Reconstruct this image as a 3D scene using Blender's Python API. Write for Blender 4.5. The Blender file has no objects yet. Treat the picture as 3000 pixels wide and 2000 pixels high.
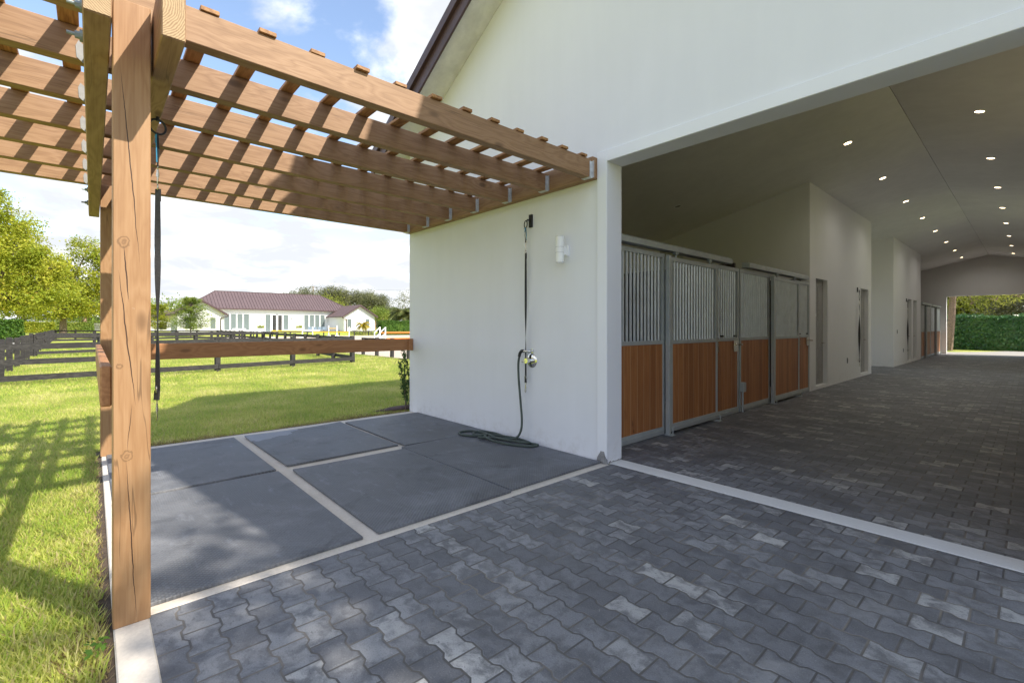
import bpy, math, random
import numpy as np
from mathutils import Vector, Matrix
R = math.radians
scene = bpy.context.scene
col = scene.collection
rng = np.random.default_rng(7)
random.seed(7)

# ------------------------------------------------------------------ camera
cam = bpy.data.cameras.new("camera")
cam.sensor_width = 36.0
cam.lens = 16.404
cam.shift_y = -0.01433
cam.clip_start = 0.05
cam.clip_end = 4000
camo = bpy.data.objects.new("camera", cam)
camo.location = (0, 0, 1.37)
camo.rotation_euler = (R(90), 0, R(48.03))
col.objects.link(camo)
scene.camera = camo

# ------------------------------------------------------------------ light
SUN = Vector((0.87, 0.44, 1.0)).normalized()      # direction towards the sun
ELEV = math.asin(SUN.z)
AZ = math.atan2(SUN.x, SUN.y)
world = bpy.data.worlds.new("World")
scene.world = world
world.use_nodes = True
wt = world.node_tree
wt.nodes.clear()


def nd(nt, t, **kw):
    n = nt.nodes.new(t)
    for k, v in kw.items():
        setattr(n, k, v)
    return n


def mth(nt, op, a, b=None, c=None, clamp=False):
    n = nt.nodes.new('ShaderNodeMath')
    n.operation = op
    n.use_clamp = clamp
    for i, x in enumerate((a, b, c)):
        if x is None:
            continue
        if isinstance(x, (int, float)):
            n.inputs[i].default_value = x
        else:
            nt.links.new(x, n.inputs[i])
    return n.outputs[0]


def smooth(nt, x, lo, hi, a=0.0, b=1.0):
    n = nd(nt, 'ShaderNodeMapRange', interpolation_type='SMOOTHSTEP')
    n.inputs['From Min'].default_value = lo
    n.inputs['From Max'].default_value = hi
    n.inputs['To Min'].default_value = a
    n.inputs['To Max'].default_value = b
    nt.links.new(x, n.inputs['Value'])
    return n.outputs['Result']


def noise(nt, vec, scale=1.0, detail=4.0, rough=0.55, dist=0.0):
    n = nd(nt, 'ShaderNodeTexNoise')
    n.inputs['Scale'].default_value = scale
    n.inputs['Detail'].default_value = detail
    n.inputs['Roughness'].default_value = rough
    n.inputs['Distortion'].default_value = dist
    if vec is not None:
        nt.links.new(vec, n.inputs['Vector'])
    return n.outputs['Fac']


def ramp(nt, fac, stops):
    n = nd(nt, 'ShaderNodeValToRGB')
    el = n.color_ramp.elements
    while len(el) > 1:
        el.remove(el[-1])
    el[0].position = stops[0][0]
    el[0].color = (*stops[0][1], 1)
    for p, c in stops[1:]:
        e = el.new(p)
        e.color = (*c, 1)
    nt.links.new(fac, n.inputs['Fac'])
    return n.outputs['Color']


def mixc(nt, fac, a, b, mode='MIX'):
    n = nd(nt, 'ShaderNodeMix', data_type='RGBA', blend_type=mode)
    for sock, v in ((n.inputs[0], fac), (n.inputs[6], a), (n.inputs[7], b)):
        if isinstance(v, (int, float)):
            sock.default_value = v
        elif isinstance(v, tuple):
            sock.default_value = (*v, 1)
        else:
            nt.links.new(v, sock)
    return n.outputs[2]


def mapping(nt, vec, scale=(1, 1, 1), loc=(0, 0, 0), rot=(0, 0, 0)):
    n = nd(nt, 'ShaderNodeMapping')
    n.inputs['Scale'].default_value = scale
    n.inputs['Location'].default_value = loc
    n.inputs['Rotation'].default_value = rot
    nt.links.new(vec, n.inputs['Vector'])
    return n.outputs[0]


sky = nd(wt, 'ShaderNodeTexSky', sky_type='NISHITA')
sky.sun_disc = False
sky.sun_elevation = ELEV
sky.sun_rotation = AZ
sky.altitude = 0
sky.air_density = 1.0
sky.dust_density = 0.6
sky.ozone_density = 1.5
tc = nd(wt, 'ShaderNodeTexCoord')
sx = nd(wt, 'ShaderNodeSeparateXYZ')
wt.links.new(tc.outputs['Generated'], sx.inputs[0])
zz = sx.outputs['Z']
den = mth(wt, 'ADD', mth(wt, 'MAXIMUM', zz, 0.0), 0.16)
cx = nd(wt, 'ShaderNodeCombineXYZ')
wt.links.new(mth(wt, 'DIVIDE', sx.outputs['X'], den), cx.inputs[0])
wt.links.new(mth(wt, 'DIVIDE', sx.outputs['Y'], den), cx.inputs[1])
cv = mapping(wt, cx.outputs[0], scale=(1, 1, 1), loc=(3.1, 0.55, 0.0))
n1 = noise(wt, cv, 1.15, 9, 0.55, 0.25)
n2 = noise(wt, mapping(wt, cx.outputs[0], scale=(1, 1, 1), loc=(9, 2, 3)), 3.2, 6, 0.55, 0.1)
cl = mth(wt, 'ADD', n1, mth(wt, 'MULTIPLY', mth(wt, 'SUBTRACT', n2, 0.5), 0.22))
# clouds thicken towards the horizon
bias = smooth(wt, zz, 0.05, 0.52, 0.135, 0.006)
mask = smooth(wt, mth(wt, 'ADD', cl, bias), 0.50, 0.60)
shade = smooth(wt, noise(wt, mapping(wt, cx.outputs[0], loc=(1, 7, 0)), 2.1, 6, 0.58, 0.3), 0.40, 0.74)
ccol = mixc(wt, shade, (2.75, 2.86, 3.05), (5.2, 5.25, 5.3))
skyc = nd(wt, 'ShaderNodeHueSaturation')
skyc.inputs['Saturation'].default_value = 0.92
skyc.inputs['Value'].default_value = 0.98
wt.links.new(sky.outputs[0], skyc.inputs['Color'])
bg = nd(wt, 'ShaderNodeBackground')
bg.inputs['Strength'].default_value = 0.15
wt.links.new(mixc(wt, mask, skyc.outputs[0], ccol), bg.inputs['Color'])
wo = nd(wt, 'ShaderNodeOutputWorld')
wt.links.new(bg.outputs[0], wo.inputs['Surface'])

sun = bpy.data.lights.new("sun", 'SUN')
sun.energy = 3.4
sun.angle = R(0.53)
sun.color = (1.0, 0.93, 0.82)
suno = bpy.data.objects.new("sun", sun)
suno.rotation_euler = SUN.to_track_quat('Z', 'Y').to_euler()
suno.location = (30, 20, 40)
col.objects.link(suno)

scene.view_settings.view_transform = 'Standard'
scene.view_settings.look = 'None'
scene.view_settings.exposure = 1.14
scene.view_settings.gamma = 1.0
scene.view_settings.use_curve_mapping = False
scene.cycles.use_denoising = True
scene.cycles.max_bounces = 14
scene.cycles.diffuse_bounces = 7
scene.cycles.transparent_max_bounces = 16
scene.cycles.sample_clamp_indirect = 8


# ------------------------------------------------------------------ object helpers
class MB:
    """collects faces in world coordinates, then links them as ONE mesh object"""

    def __init__(s):
        s.v = []
        s.f = []

    def add(s, vs, fs):
        o = len(s.v)
        s.v += [tuple(p) for p in vs]
        s.f += [tuple(i + o for i in f) for f in fs]
        return s

    def box(s, x0, x1, y0, y1, z0, z1):
        return s.add([(x0, y0, z0), (x1, y0, z0), (x1, y1, z0), (x0, y1, z0), (x0, y0, z1), (x1, y0, z1), (x1, y1, z1), (x0, y1, z1)],
                     [(3, 2, 1, 0), (4, 5, 6, 7), (0, 1, 5, 4), (1, 2, 6, 5), (2, 3, 7, 6), (3, 0, 4, 7)])

    def bar(s, a, b, w, h, up=(0, 0, 1)):
        """box running from a to b, w wide (sideways), h high; centred on the line"""
        a = Vector(a)
        b = Vector(b)
        d = (b - a).normalized()
        u = Vector(up)
        sd = d.cross(u).normalized()
        u = sd.cross(d).normalized()
        vs = []
        for p in (a, b):
            for i, j in ((-1, -1), (1, -1), (1, 1), (-1, 1)):
                vs.append(p + sd * (w / 2 * i) + u * (h / 2 * j))
        return s.add(vs, [(0, 1, 2, 3), (7, 6, 5, 4), (0, 4, 5, 1), (1, 5, 6, 2), (2, 6, 7, 3), (3, 7, 4, 0)])

    def tube(s, pts, r, n=8, caps=True):
        pts = [Vector(p) for p in pts]
        rs = r if isinstance(r, (list, tuple)) else [r] * len(pts)
        o = len(s.v)
        prev = None
        for i, p in enumerate(pts):
            t = (pts[min(i + 1, len(pts) - 1)] - pts[max(i - 1, 0)])
            t = t.normalized() if t.length > 1e-9 else Vector((0, 0, 1))
            if prev is None:
                a = Vector((1, 0, 0)) if abs(t.x) < 0.8 else Vector((0, 1, 0))
                u = (a - t * a.dot(t)).normalized()
            else:
                u = (prev - t * prev.dot(t))
                u = u.normalized() if u.length > 1e-6 else prev
            prev = u
            w = t.cross(u)
            for k in range(n):
                an = 2 * math.pi * k / n
                s.v.append(tuple(p + (u * math.cos(an) + w * math.sin(an)) * rs[i]))
        for i in range(len(pts) - 1):
            for k in range(n):
                k2 = (k + 1) % n
                s.f.append((o + i * n + k, o + i * n + k2, o + (i + 1) * n + k2, o + (i + 1) * n + k))
        if caps:
            s.f.append(tuple(o + k for k in reversed(range(n))))
            s.f.append(tuple(o + (len(pts) - 1) * n + k for k in range(n)))
        return s

    def torus(s, c, ax, R0, r, n=24, m=8):
        c = Vector(c)
        ax = Vector(ax).normalized()
        a = Vector((0, 0, 1)) if abs(ax.z) < 0.8 else Vector((1, 0, 0))
        u = (a - ax * a.dot(ax)).normalized()
        w = ax.cross(u)
        o = len(s.v)
        for i in range(n):
            t = 2 * math.pi * i / n
            d = u * math.cos(t) + w * math.sin(t)
            for j in range(m):
                q = 2 * math.pi * j / m
                s.v.append(tuple(c + d * (R0 + r * math.cos(q)) + ax * (r * math.sin(q))))
        for i in range(n):
            for j in range(m):
                i2, j2 = (i + 1) % n, (j + 1) % m
                s.f.append((o + i * m + j, o + i2 * m + j, o + i2 * m + j2, o + i * m + j2))
        return s

    def prism(s, poly, axis, a, b):
        """poly: 2-D outline; axis 0/1/2 extruded from a to b"""
        def P(q, t):
            if axis == 0:
                return (t, q[0], q[1])
            if axis == 1:
                return (q[0], t, q[1])
            return (q[0], q[1], t)
        n = len(poly)
        vs = [P(q, a) for q in poly] + [P(q, b) for q in poly]
        fs = [tuple(range(n)), tuple(range(2 * n - 1, n - 1, -1))]
        for i in range(n):
            j = (i + 1) % n
            fs.append((i, n + i, n + j, j))
        return s.add(vs, fs)

    def build(s, name, mat, parent=None, bevel=0.0, smooth=False, seg=1):
        me = bpy.data.meshes.new(name)
        off = parent_loc(parent)
        me.from_pydata([(x - off.x, y - off.y, z - off.z) for x, y, z in s.v], [], s.f)
        me.validate()
        import bmesh
        bm = bmesh.new()
        bm.from_mesh(me)
        bmesh.ops.recalc_face_normals(bm, faces=bm.faces)
        bm.to_mesh(me)
        bm.free()
        o = bpy.data.objects.new(name, me)
        me.materials.append(mat)
        col.objects.link(o)
        if parent is not None:
            o.parent = parent
        if smooth:
            me.polygons.foreach_set('use_smooth', [True] * len(me.polygons))
            try:
                me.set_sharp_from_angle(angle=R(40))
            except Exception:
                pass
        if bevel:
            m = o.modifiers.new("bevel", 'BEVEL')
            m.width = bevel
            m.segments = seg
            m.limit_method = 'ANGLE'
        return o


def parent_loc(p):
    v = Vector((0, 0, 0))
    while p is not None:
        v += p.location
        p = p.parent
    return v


def fast_mesh(name, verts, faces_n, mat, parent=None, k=4):
    """verts (N,3) grouped k per face"""
    me = bpy.data.meshes.new(name)
    off = parent_loc(parent)
    v = np.asarray(verts, dtype=np.float32) - np.array(off, dtype=np.float32)
    n = len(v)
    me.vertices.add(n)
    me.vertices.foreach_set('co', v.ravel())
    me.loops.add(n)
    me.loops.foreach_set('vertex_index', np.arange(n, dtype=np.int32))
    me.polygons.add(n // k)
    me.polygons.foreach_set('loop_start', np.arange(0, n, k, dtype=np.int32))
    me.update(calc_edges=True)
    me.validate()
    o = bpy.data.objects.new(name, me)
    me.materials.append(mat)
    col.objects.link(o)
    if parent is not None:
        o.parent = parent
    return o


def tag(o, label, cat, group=None, kind=None):
    if label:
        o['label'] = label
    if cat:
        o['category'] = cat
    if group:
        o['group'] = group
    if kind:
        o['kind'] = kind
    return o


def thing(name, label, cat, loc=(0, 0, 0), group=None):
    o = bpy.data.objects.new(name, None)
    o.empty_display_size = 0.2
    o.location = loc
    col.objects.link(o)
    return tag(o, label, cat, group)


def struct(o):
    o['kind'] = 'structure'
    return o


def copy_tree(o, parent=None):
    c = o.copy()
    col.objects.link(c)
    if parent is not None:
        c.parent = parent
    for ch in list(o.children):
        copy_tree(ch, c)
    return c


# ------------------------------------------------------------------ materials
def new_mat(name, color=(0.5, 0.5, 0.5), rough=0.6, metal=0.0, spec=0.5):
    m = bpy.data.materials.new(name)
    m.use_nodes = True
    nt = m.node_tree
    b = nt.nodes['Principled BSDF']
    b.inputs['Base Color'].default_value = (*color, 1)
    b.inputs['Roughness'].default_value = rough
    b.inputs['Metallic'].default_value = metal
    b.inputs['Specular IOR Level'].default_value = spec
    return m, nt, b


def pos(nt):
    return nd(nt, 'ShaderNodeNewGeometry').outputs['Position']


def bump(nt, b, h, strength=0.3, dist=0.01):
    n = nd(nt, 'ShaderNodeBump')
    n.inputs['Strength'].default_value = strength
    n.inputs['Distance'].default_value = dist
    nt.links.new(h, n.inputs['Height'])
    nt.links.new(n.outputs[0], b.inputs['Normal'])


def plain(name, color, rough=0.6, metal=0.0, var=0.12, scale=6.0, spec=0.5, bmp=0.0):
    """a paint, metal or plastic with faint uneven wear"""
    m, nt, b = new_mat(name, color, rough, metal, spec)
    p = pos(nt)
    n = noise(nt, p, scale, 5, 0.6)
    c0 = tuple(x * (1 - var) for x in color)
    c1 = tuple(min(1, x * (1 + var)) for x in color)
    nt.links.new(ramp(nt, n, [(0.3, c0), (0.7, c1)]), b.inputs['Base Color'])
    nt.links.new(smooth(nt, noise(nt, p, scale * 3.1, 3), 0.3, 0.7, max(0.02, rough - 0.07), min(1, rough + 0.07)), b.inputs['Roughness'])
    if bmp:
        bump(nt, b, noise(nt, p, 160, 3), bmp, 0.002)
    return m


def wood(name, axis, base, dark, light, scale=1.0, crack=0.35, rough=0.62, checks=None):
    m, nt, b = new_mat(name, base, rough)
    p = pos(nt)
    oi = nd(nt, 'ShaderNodeObjectInfo')
    va = nd(nt, 'ShaderNodeVectorMath', operation='SCALE')
    va.inputs[0].default_value = (7.3, 5.1, 3.7)
    nt.links.new(oi.outputs['Random'], va.inputs['Scale'])
    ad = nd(nt, 'ShaderNodeVectorMath', operation='ADD')
    nt.links.new(p, ad.inputs[0])
    nt.links.new(va.outputs[0], ad.inputs[1])
    q = ad.outputs[0]

    def st(long, cross):
        s = [cross] * 3
        s[axis] = long
        return mapping(nt, q, scale=tuple(s))
    big = noise(nt, st(0.7 * scale, 5 * scale), 1, 4, 0.6, 0.4)
    # knots bend the grain
    vo = nd(nt, 'ShaderNodeTexVoronoi', feature='F1')
    vo.inputs['Scale'].default_value = 1.0
    nt.links.new(st(1.9 * scale, 4.2 * scale), vo.inputs['Vector'])
    kn = vo.outputs['Distance']
    knot = smooth(nt, kn, 0.05, 0.14, 1.0, 0.0)
    bend = smooth(nt, kn, 0.0, 0.45, 1.0, 0.0)
    ringv = mth(nt, 'ADD', mth(nt, 'MULTIPLY', big, 9.0), mth(nt, 'MULTIPLY', bend, 1.6))
    ring = mth(nt, 'ABSOLUTE', mth(nt, 'SUBTRACT', mth(nt, 'FRACT', ringv), 0.5))
    ring = mth(nt, 'MULTIPLY', ring, 2.0)
    fine = noise(nt, st(2.5 * scale, 130 * scale), 1, 4, 0.6)
    g = mth(nt, 'ADD', mth(nt, 'MULTIPLY', ring, 0.33), mth(nt, 'MULTIPLY', fine, 0.67))
    c = ramp(nt, g, [(0.25, dark), (0.5, base), (0.78, light)])
    tone = noise(nt, st(0.35, 1.2), 1, 3)
    c = mixc(nt, smooth(nt, tone, 0.3, 0.7, 0.0, 0.35), c, tuple(x * 0.75 for x in base))
    c = mixc(nt, mth(nt, 'MULTIPLY', knot, 0.75), c, tuple(x * 0.55 for x in dark))
    # long drying cracks
    cr = noise(nt, st(0.55 * scale, 11 * scale), 1, 2, 0.5)
    ck = smooth(nt, mth(nt, 'ABSOLUTE', mth(nt, 'SUBTRACT', cr, 0.57)), 0.0015, 0.006, 1.0, 0.0)
    gate = smooth(nt, noise(nt, st(1.1, 3), 1, 2), 0.52, 0.58)
    ck = mth(nt, 'MULTIPLY', mth(nt, 'MULTIPLY', ck, gate), crack)
    c = mixc(nt, ck, c, tuple(x * 0.18 for x in dark))
    scuff = smooth(nt, noise(nt, q, 14, 6, 0.7), 0.68, 0.76, 0.0, 0.25)
    c = mixc(nt, scuff, c, (0.62, 0.55, 0.47))
    if checks:
        s3 = nd(nt, 'ShaderNodeSeparateXYZ')
        nt.links.new(p, s3.inputs[0])
        yy, zz_ = s3.outputs['Y'], s3.outputs['Z']
        gate = mth(nt, 'GREATER_THAN', s3.outputs['X'], -2.95)
        jit = mth(nt, 'MULTIPLY', mth(nt, 'SUBTRACT', noise(nt, mapping(nt, p, scale=(1, 1, 9)), 1, 4), 0.5), 0.012)
        for (za, ya, zb, yb, w0) in checks[0]:
            t_ = mth(nt, 'DIVIDE', mth(nt, 'SUBTRACT', zz_, za), zb - za)
            yl = mth(nt, 'ADD', mth(nt, 'ADD', ya, mth(nt, 'MULTIPLY', t_, yb - ya)), jit)
            inside = mth(nt, 'MULTIPLY', mth(nt, 'GREATER_THAN', t_, 0.0), mth(nt, 'LESS_THAN', t_, 1.0))
            wid = mth(nt, 'MULTIPLY', mth(nt, 'MULTIPLY', t_, mth(nt, 'SUBTRACT', 1.0, t_)), 4 * w0)
            lm = mth(nt, 'LESS_THAN', mth(nt, 'ABSOLUTE', mth(nt, 'SUBTRACT', yy, yl)), wid)
            lm = mth(nt, 'MULTIPLY', mth(nt, 'MULTIPLY', lm, inside), gate)
            c = mixc(nt, lm, c, (0.045, 0.018, 0.008))
            ck = mth(nt, 'MAXIMUM', ck, lm)
        for (ky, kz, kr) in checks[1]:
            cb = nd(nt, 'ShaderNodeCombineXYZ')
            nt.links.new(mth(nt, 'SUBTRACT', yy, ky), cb.inputs[0])
            nt.links.new(mth(nt, 'MULTIPLY', mth(nt, 'SUBTRACT', zz_, kz), 0.85), cb.inputs[1])
            ln = nd(nt, 'ShaderNodeVectorMath', operation='LENGTH')
            nt.links.new(cb.outputs[0], ln.inputs[0])
            d_ = mth(nt, 'ADD', ln.outputs['Value'], mth(nt, 'MULTIPLY', mth(nt, 'SUBTRACT', noise(nt, p, 55, 4), 0.5), 0.022))
            rg = mth(nt, 'ABSOLUTE', mth(nt, 'SUBTRACT', mth(nt, 'FRACT', mth(nt, 'MULTIPLY', d_, 75.0)), 0.5))
            kc = ramp(nt, rg, [(0.1, tuple(x * 0.55 for x in dark)), (0.5, base)])
            c = mixc(nt, mth(nt, 'MULTIPLY', smooth(nt, d_, kr * 0.75, kr * 1.25, 0.6, 0.0), gate), c, kc)
            rim = smooth(nt, mth(nt, 'ABSOLUTE', mth(nt, 'SUBTRACT', d_, kr)), 0.0, 0.004, 0.5, 0.0)
            c = mixc(nt, mth(nt, 'MULTIPLY', rim, gate), c, tuple(x * 0.4 for x in dark))
    nt.links.new(c, b.inputs['Base Color'])
    h = mth(nt, 'SUBTRACT', mth(nt, 'MULTIPLY', fine, 0.5), ck)
    bump(nt, b, h, 0.35, 0.003)
    return m


W_B, W_D, W_L = (0.335, 0.192, 0.098), (0.250, 0.134, 0.064), (0.405, 0.245, 0.135)
wood_x = wood("stained_timber_lengthwise", 0, W_B, W_D, W_L)
wood_y = wood("stained_timber_rafter", 1, W_B, W_D, W_L)
P_B, P_D, P_L = (0.385, 0.214, 0.098), (0.320, 0.166, 0.070), (0.435, 0.255, 0.126)
wood_z = wood("stained_timber_post", 2, P_B, P_D, P_L, crack=0.5, checks=(
    [(2.56, 0.094, 1.66, 0.165, 0.0022), (1.75, 0.107, 1.48, 0.124, 0.0026), (1.63, 0.088, 1.00, 0.148, 0.0024), (1.02, 0.135, 0.80, 0.118, 0.0012), (0.77, 0.116, 0.03, 0.150, 0.0022)],
    [(0.107, 1.756, 0.020), (0.117, 0.78, 0.019), (0.092, 1.19, 0.009)]))
wood_slat = wood("amber_slat_timber", 0, (0.36, 0.175, 0.058), (0.19, 0.080, 0.024), (0.50, 0.27, 0.10), crack=0.1)
wood_rail = wood("brown_rail_timber", 1, (0.42, 0.195, 0.080), (0.33, 0.142, 0.054), (0.49, 0.24, 0.105), crack=0.15)
wood_railx = wood("brown_rail_timber_side", 0, (0.42, 0.195, 0.080), (0.33, 0.142, 0.054), (0.49, 0.24, 0.105), crack=0.15)
fence_wood = wood("black_stained_fence_board", 1, (0.031, 0.028, 0.028), (0.015, 0.014, 0.014), (0.075, 0.068, 0.066), crack=0.3, rough=0.8)


def end_grain():
    m, nt, b = new_mat("sawn_end_grain", (0.45, 0.32, 0.17), 0.75)
    p = pos(nt)
    oi = nd(nt, 'ShaderNodeObjectInfo')
    q = mapping(nt, p, scale=(0.0, 1, 1), loc=(0, 0.02, -2.62))
    sep = nd(nt, 'ShaderNodeVectorMath', operation='LENGTH')
    d = nd(nt, 'ShaderNodeVectorMath', operation='SUBTRACT')
    d.inputs[1].default_value = (0, 0.14, 0.12)
    nt.links.new(q, d.inputs[0])
    nt.links.new(d.outputs[0], sep.inputs[0])
    w = mth(nt, 'ADD', mth(nt, 'MULTIPLY', sep.outputs['Value'], 120.0), mth(nt, 'MULTIPLY', noise(nt, p, 14, 3), 3.0))
    r = mth(nt, 'ABSOLUTE', mth(nt, 'SUBTRACT', mth(nt, 'FRACT', w), 0.5))
    nt.links.new(ramp(nt, mth(nt, 'ADD', r, mth(nt, 'MULTIPLY', noise(nt, p, 90, 4), 0.4)), [(0.15, (0.25, 0.15, 0.072)), (0.65, (0.48, 0.345, 0.195))]), b.inputs['Base Color'])
    bump(nt, b, r, 0.25, 0.002)
    return m


endgrain = end_grain()


def stucco(name, color, streak=0.05, rough=0.85):
    m, nt, b = new_mat(name, color, rough, spec=0.3)
    p = pos(nt)
    n = noise(nt, p, 0.9, 6, 0.6, 0.3)
    s = noise(nt, mapping(nt, p, scale=(5, 5, 0.5)), 1, 5, 0.6)
    f = mth(nt, 'ADD', mth(nt, 'MULTIPLY', n, 0.6), mth(nt, 'MULTIPLY', s, 0.4))
    c = ramp(nt, f, [(0.34, tuple(x * (1 - streak) for x in color)), (0.62, color)])
    # a few small scuff marks and rain dirt low down
    z = nd(nt, 'ShaderNodeSeparateXYZ')
    nt.links.new(p, z.inputs[0])
    low = smooth(nt, z.outputs['Z'], 0.0, 0.35, 1.0, 0.0)
    dirt = mth(nt, 'MULTIPLY', low, smooth(nt, noise(nt, p, 9, 6, 0.7), 0.45, 0.75, 0.0, 0.30))
    c = mixc(nt, dirt, c, (0.40, 0.36, 0.30))
    mark = smooth(nt, noise(nt, p, 3.1, 2), 0.765, 0.80, 0.0, 0.10)
    c = mixc(nt, mark, c, (0.35, 0.34, 0.32))
    nt.links.new(c, b.inputs['Base Color'])
    h = mth(nt, 'ADD', noise(nt, p, 150, 3), mth(nt, 'MULTIPLY', noise(nt, p, 6, 3), 2.5))
    bump(nt, b, h, 0.2, 0.004)
    return m


white_stucco = stucco("white_stucco", (0.78, 0.785, 0.81))
trim_stucco = stucco("smooth_white_render", (0.81, 0.815, 0.84), 0.03)
inner_stucco = stucco("cream_inside_plaster", (0.79, 0.785, 0.765), 0.03)
ceil_mat = stucco("ceiling_plaster", (0.79, 0.785, 0.76), 0.10)
soffit_mat = plain("soffit_paint", (0.72, 0.72, 0.68), 0.7)
house_white = stucco("house_white_wall", (0.80, 0.80, 0.78), 0.03)


def concrete(name, base, amt=0.25):
    m, nt, b = new_mat(name, base, 0.85, spec=0.3)
    p = pos(nt)
    f = mth(nt, 'ADD', mth(nt, 'MULTIPLY', noise(nt, p, 3, 7, 0.65), 0.6), mth(nt, 'MULTIPLY', noise(nt, p, 60, 4), 0.4))
    c = ramp(nt, f, [(0.3, tuple(x * (1 - amt) for x in base)), (0.6, base), (0.8, tuple(min(1, x * 1.08) for x in base))])
    spot = smooth(nt, noise(nt, p, 26, 3), 0.70, 0.76, 0.0, 0.45)
    c = mixc(nt, spot, c, tuple(x * 0.45 for x in base))
    nt.links.new(c, b.inputs['Base Color'])
    bump(nt, b, noise(nt, p, 120, 4), 0.25, 0.003)
    return m


conc = concrete("cream_concrete", (0.70, 0.635, 0.55))
band_conc = concrete("pale_concrete_band", (0.74, 0.73, 0.70), 0.12)
grey_conc = concrete("broken_grey_concrete", (0.30, 0.29, 0.28), 0.4)


def paver_mat():
    L, Pp, A = 0.186, 0.1305, 0.0092
    m, nt, b = new_mat("charcoal_interlocking_pavers", (0.1, 0.1, 0.1), 0.6)
    p = pos(nt)
    wob = noise(nt, p, 7, 2)
    sp = nd(nt, 'ShaderNodeSeparateXYZ')
    nt.links.new(p, sp.inputs[0])
    X = mth(nt, 'ADD', sp.outputs['X'], mth(nt, 'MULTIPLY', mth(nt, 'SUBTRACT', wob, 0.5), 0.005))
    Y = mth(nt, 'ADD', sp.outputs['Y'], mth(nt, 'MULTIPLY', mth(nt, 'SUBTRACT', noise(nt, p, 6.3, 2), 0.5), 0.005))
    u = mth(nt, 'DIVIDE', mth(nt, 'ADD', X, 0.66), L)
    v = mth(nt, 'DIVIDE', mth(nt, 'SUBTRACT', Y, 2.72 - Pp / 2), Pp)
    # trapezoid wave: +1 at u integer, -1 at u half
    fu = mth(nt, 'ABSOLUTE', mth(nt, 'SUBTRACT', mth(nt, 'FRACT', u), 0.5))   # .5 at integer, 0 at half
    T = mth(nt, 'MULTIPLY', mth(nt, 'SUBTRACT', fu, 0.25), 15.0)
    T = mth(nt, 'MAXIMUM', mth(nt, 'MINIMUM', T, 1.0), -1.0)
    aT = mth(nt, 'MULTIPLY', T, A / Pp)

    def sgn(j):   # +1 for even, -1 for odd
        return mth(nt, 'SUBTRACT', 1.0, mth(nt, 'MULTIPLY', mth(nt, 'FLOORED_MODULO', j, 2.0), 2.0))
    j0 = mth(nt, 'FLOOR', v)
    s0 = sgn(j0)
    hi0 = mth(nt, 'ADD', mth(nt, 'ADD', j0, 1.0), mth(nt, 'MULTIPLY', s0, aT))
    lo0 = mth(nt, 'SUBTRACT', j0, mth(nt, 'MULTIPLY', s0, aT))
    j = mth(nt, 'SUBTRACT', mth(nt, 'ADD', j0, mth(nt, 'GREATER_THAN', v, hi0)), mth(nt, 'LESS_THAN', v, lo0))
    s = sgn(j)
    hi = mth(nt, 'SUBTRACT', mth(nt, 'ADD', mth(nt, 'ADD', j, 1.0), mth(nt, 'MULTIPLY', s, aT)), v)
    lo = mth(nt, 'SUBTRACT', v, mth(nt, 'SUBTRACT', j, mth(nt, 'MULTIPLY', s, aT)))
    dv = mth(nt, 'MULTIPLY', mth(nt, 'MINIMUM', hi, lo), Pp)
    uu = mth(nt, 'ADD', u, mth(nt, 'MULTIPLY', mth(nt, 'FLOORED_MODULO', j, 2.0), 0.5))
    fr = mth(nt, 'FRACT', uu)
    du = mth(nt, 'MULTIPLY', mth(nt, 'MINIMUM', fr, mth(nt, 'SUBTRACT', 1.0, fr)), L)
    dist = mth(nt, 'MINIMUM', dv, du)
    idv = nd(nt, 'ShaderNodeCombineXYZ')
    nt.links.new(mth(nt, 'FLOOR', uu), idv.inputs[0])
    nt.links.new(j, idv.inputs[1])
    wn = nd(nt, 'ShaderNodeTexWhiteNoise', noise_dimensions='3D')
    nt.links.new(idv.outputs[0], wn.inputs['Vector'])
    rnd = wn.outputs['Value']
    tone = ramp(nt, rnd, [(0.0, (0.150, 0.154, 0.165)), (0.25, (0.195, 0.200, 0.212)), (0.55, (0.232, 0.238, 0.251)), (0.80, (0.280, 0.286, 0.297)), (0.89, (0.345, 0.348, 0.350)), (0.94, (0.44, 0.44, 0.43)), (1.0, (0.54, 0.53, 0.505))])
    # cloudy mottling and dark smears inside the stones
    so = nd(nt, 'ShaderNodeVectorMath', operation='ADD')
    nt.links.new(p, so.inputs[0])
    nt.links.new(wn.outputs['Color'], so.inputs[1])
    mt = noise(nt, so.outputs[0], 11, 6, 0.65, 0.4)
    tone = mixc(nt, smooth(nt, mt, 0.36, 0.60, 0.80, 0.0), tone, (0.105, 0.108, 0.118))
    sm = noise(nt, mapping(nt, so.outputs[0], scale=(30, 60, 1), rot=(0, 0, 0.6)), 1, 4)
    tone = mixc(nt, smooth(nt, sm, 0.60, 0.72, 0.0, 0.55), tone, (0.085, 0.087, 0.095))
    big = noise(nt, p, 0.8, 4)
    tone = mixc(nt, smooth(nt, big, 0.42, 0.62, 0.25, 0.0), tone, (0.085, 0.086, 0.095))
    grit = noise(nt, p, 150, 3, 0.7)
    tone = mixc(nt, smooth(nt, grit, 0.52, 0.70, 0.0, 0.42), tone, (0.045, 0.046, 0.050))
    tone = mixc(nt, smooth(nt, grit, 0.30, 0.44, 0.34, 0.0), tone, (0.42, 0.42, 0.42))
    stain = smooth(nt, noise(nt, p, 2.6, 7, 0.68, 0.6), 0.53, 0.66, 0.0, 0.5)
    tone = mixc(nt, stain, tone, (0.075, 0.076, 0.082))
    dust = smooth(nt, noise(nt, mapping(nt, p, loc=(4, 9, 0)), 1.7, 7, 0.7, 0.4), 0.54, 0.72, 0.0, 0.38)
    tone = mixc(nt, dust, tone, (0.36, 0.355, 0.345))
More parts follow.
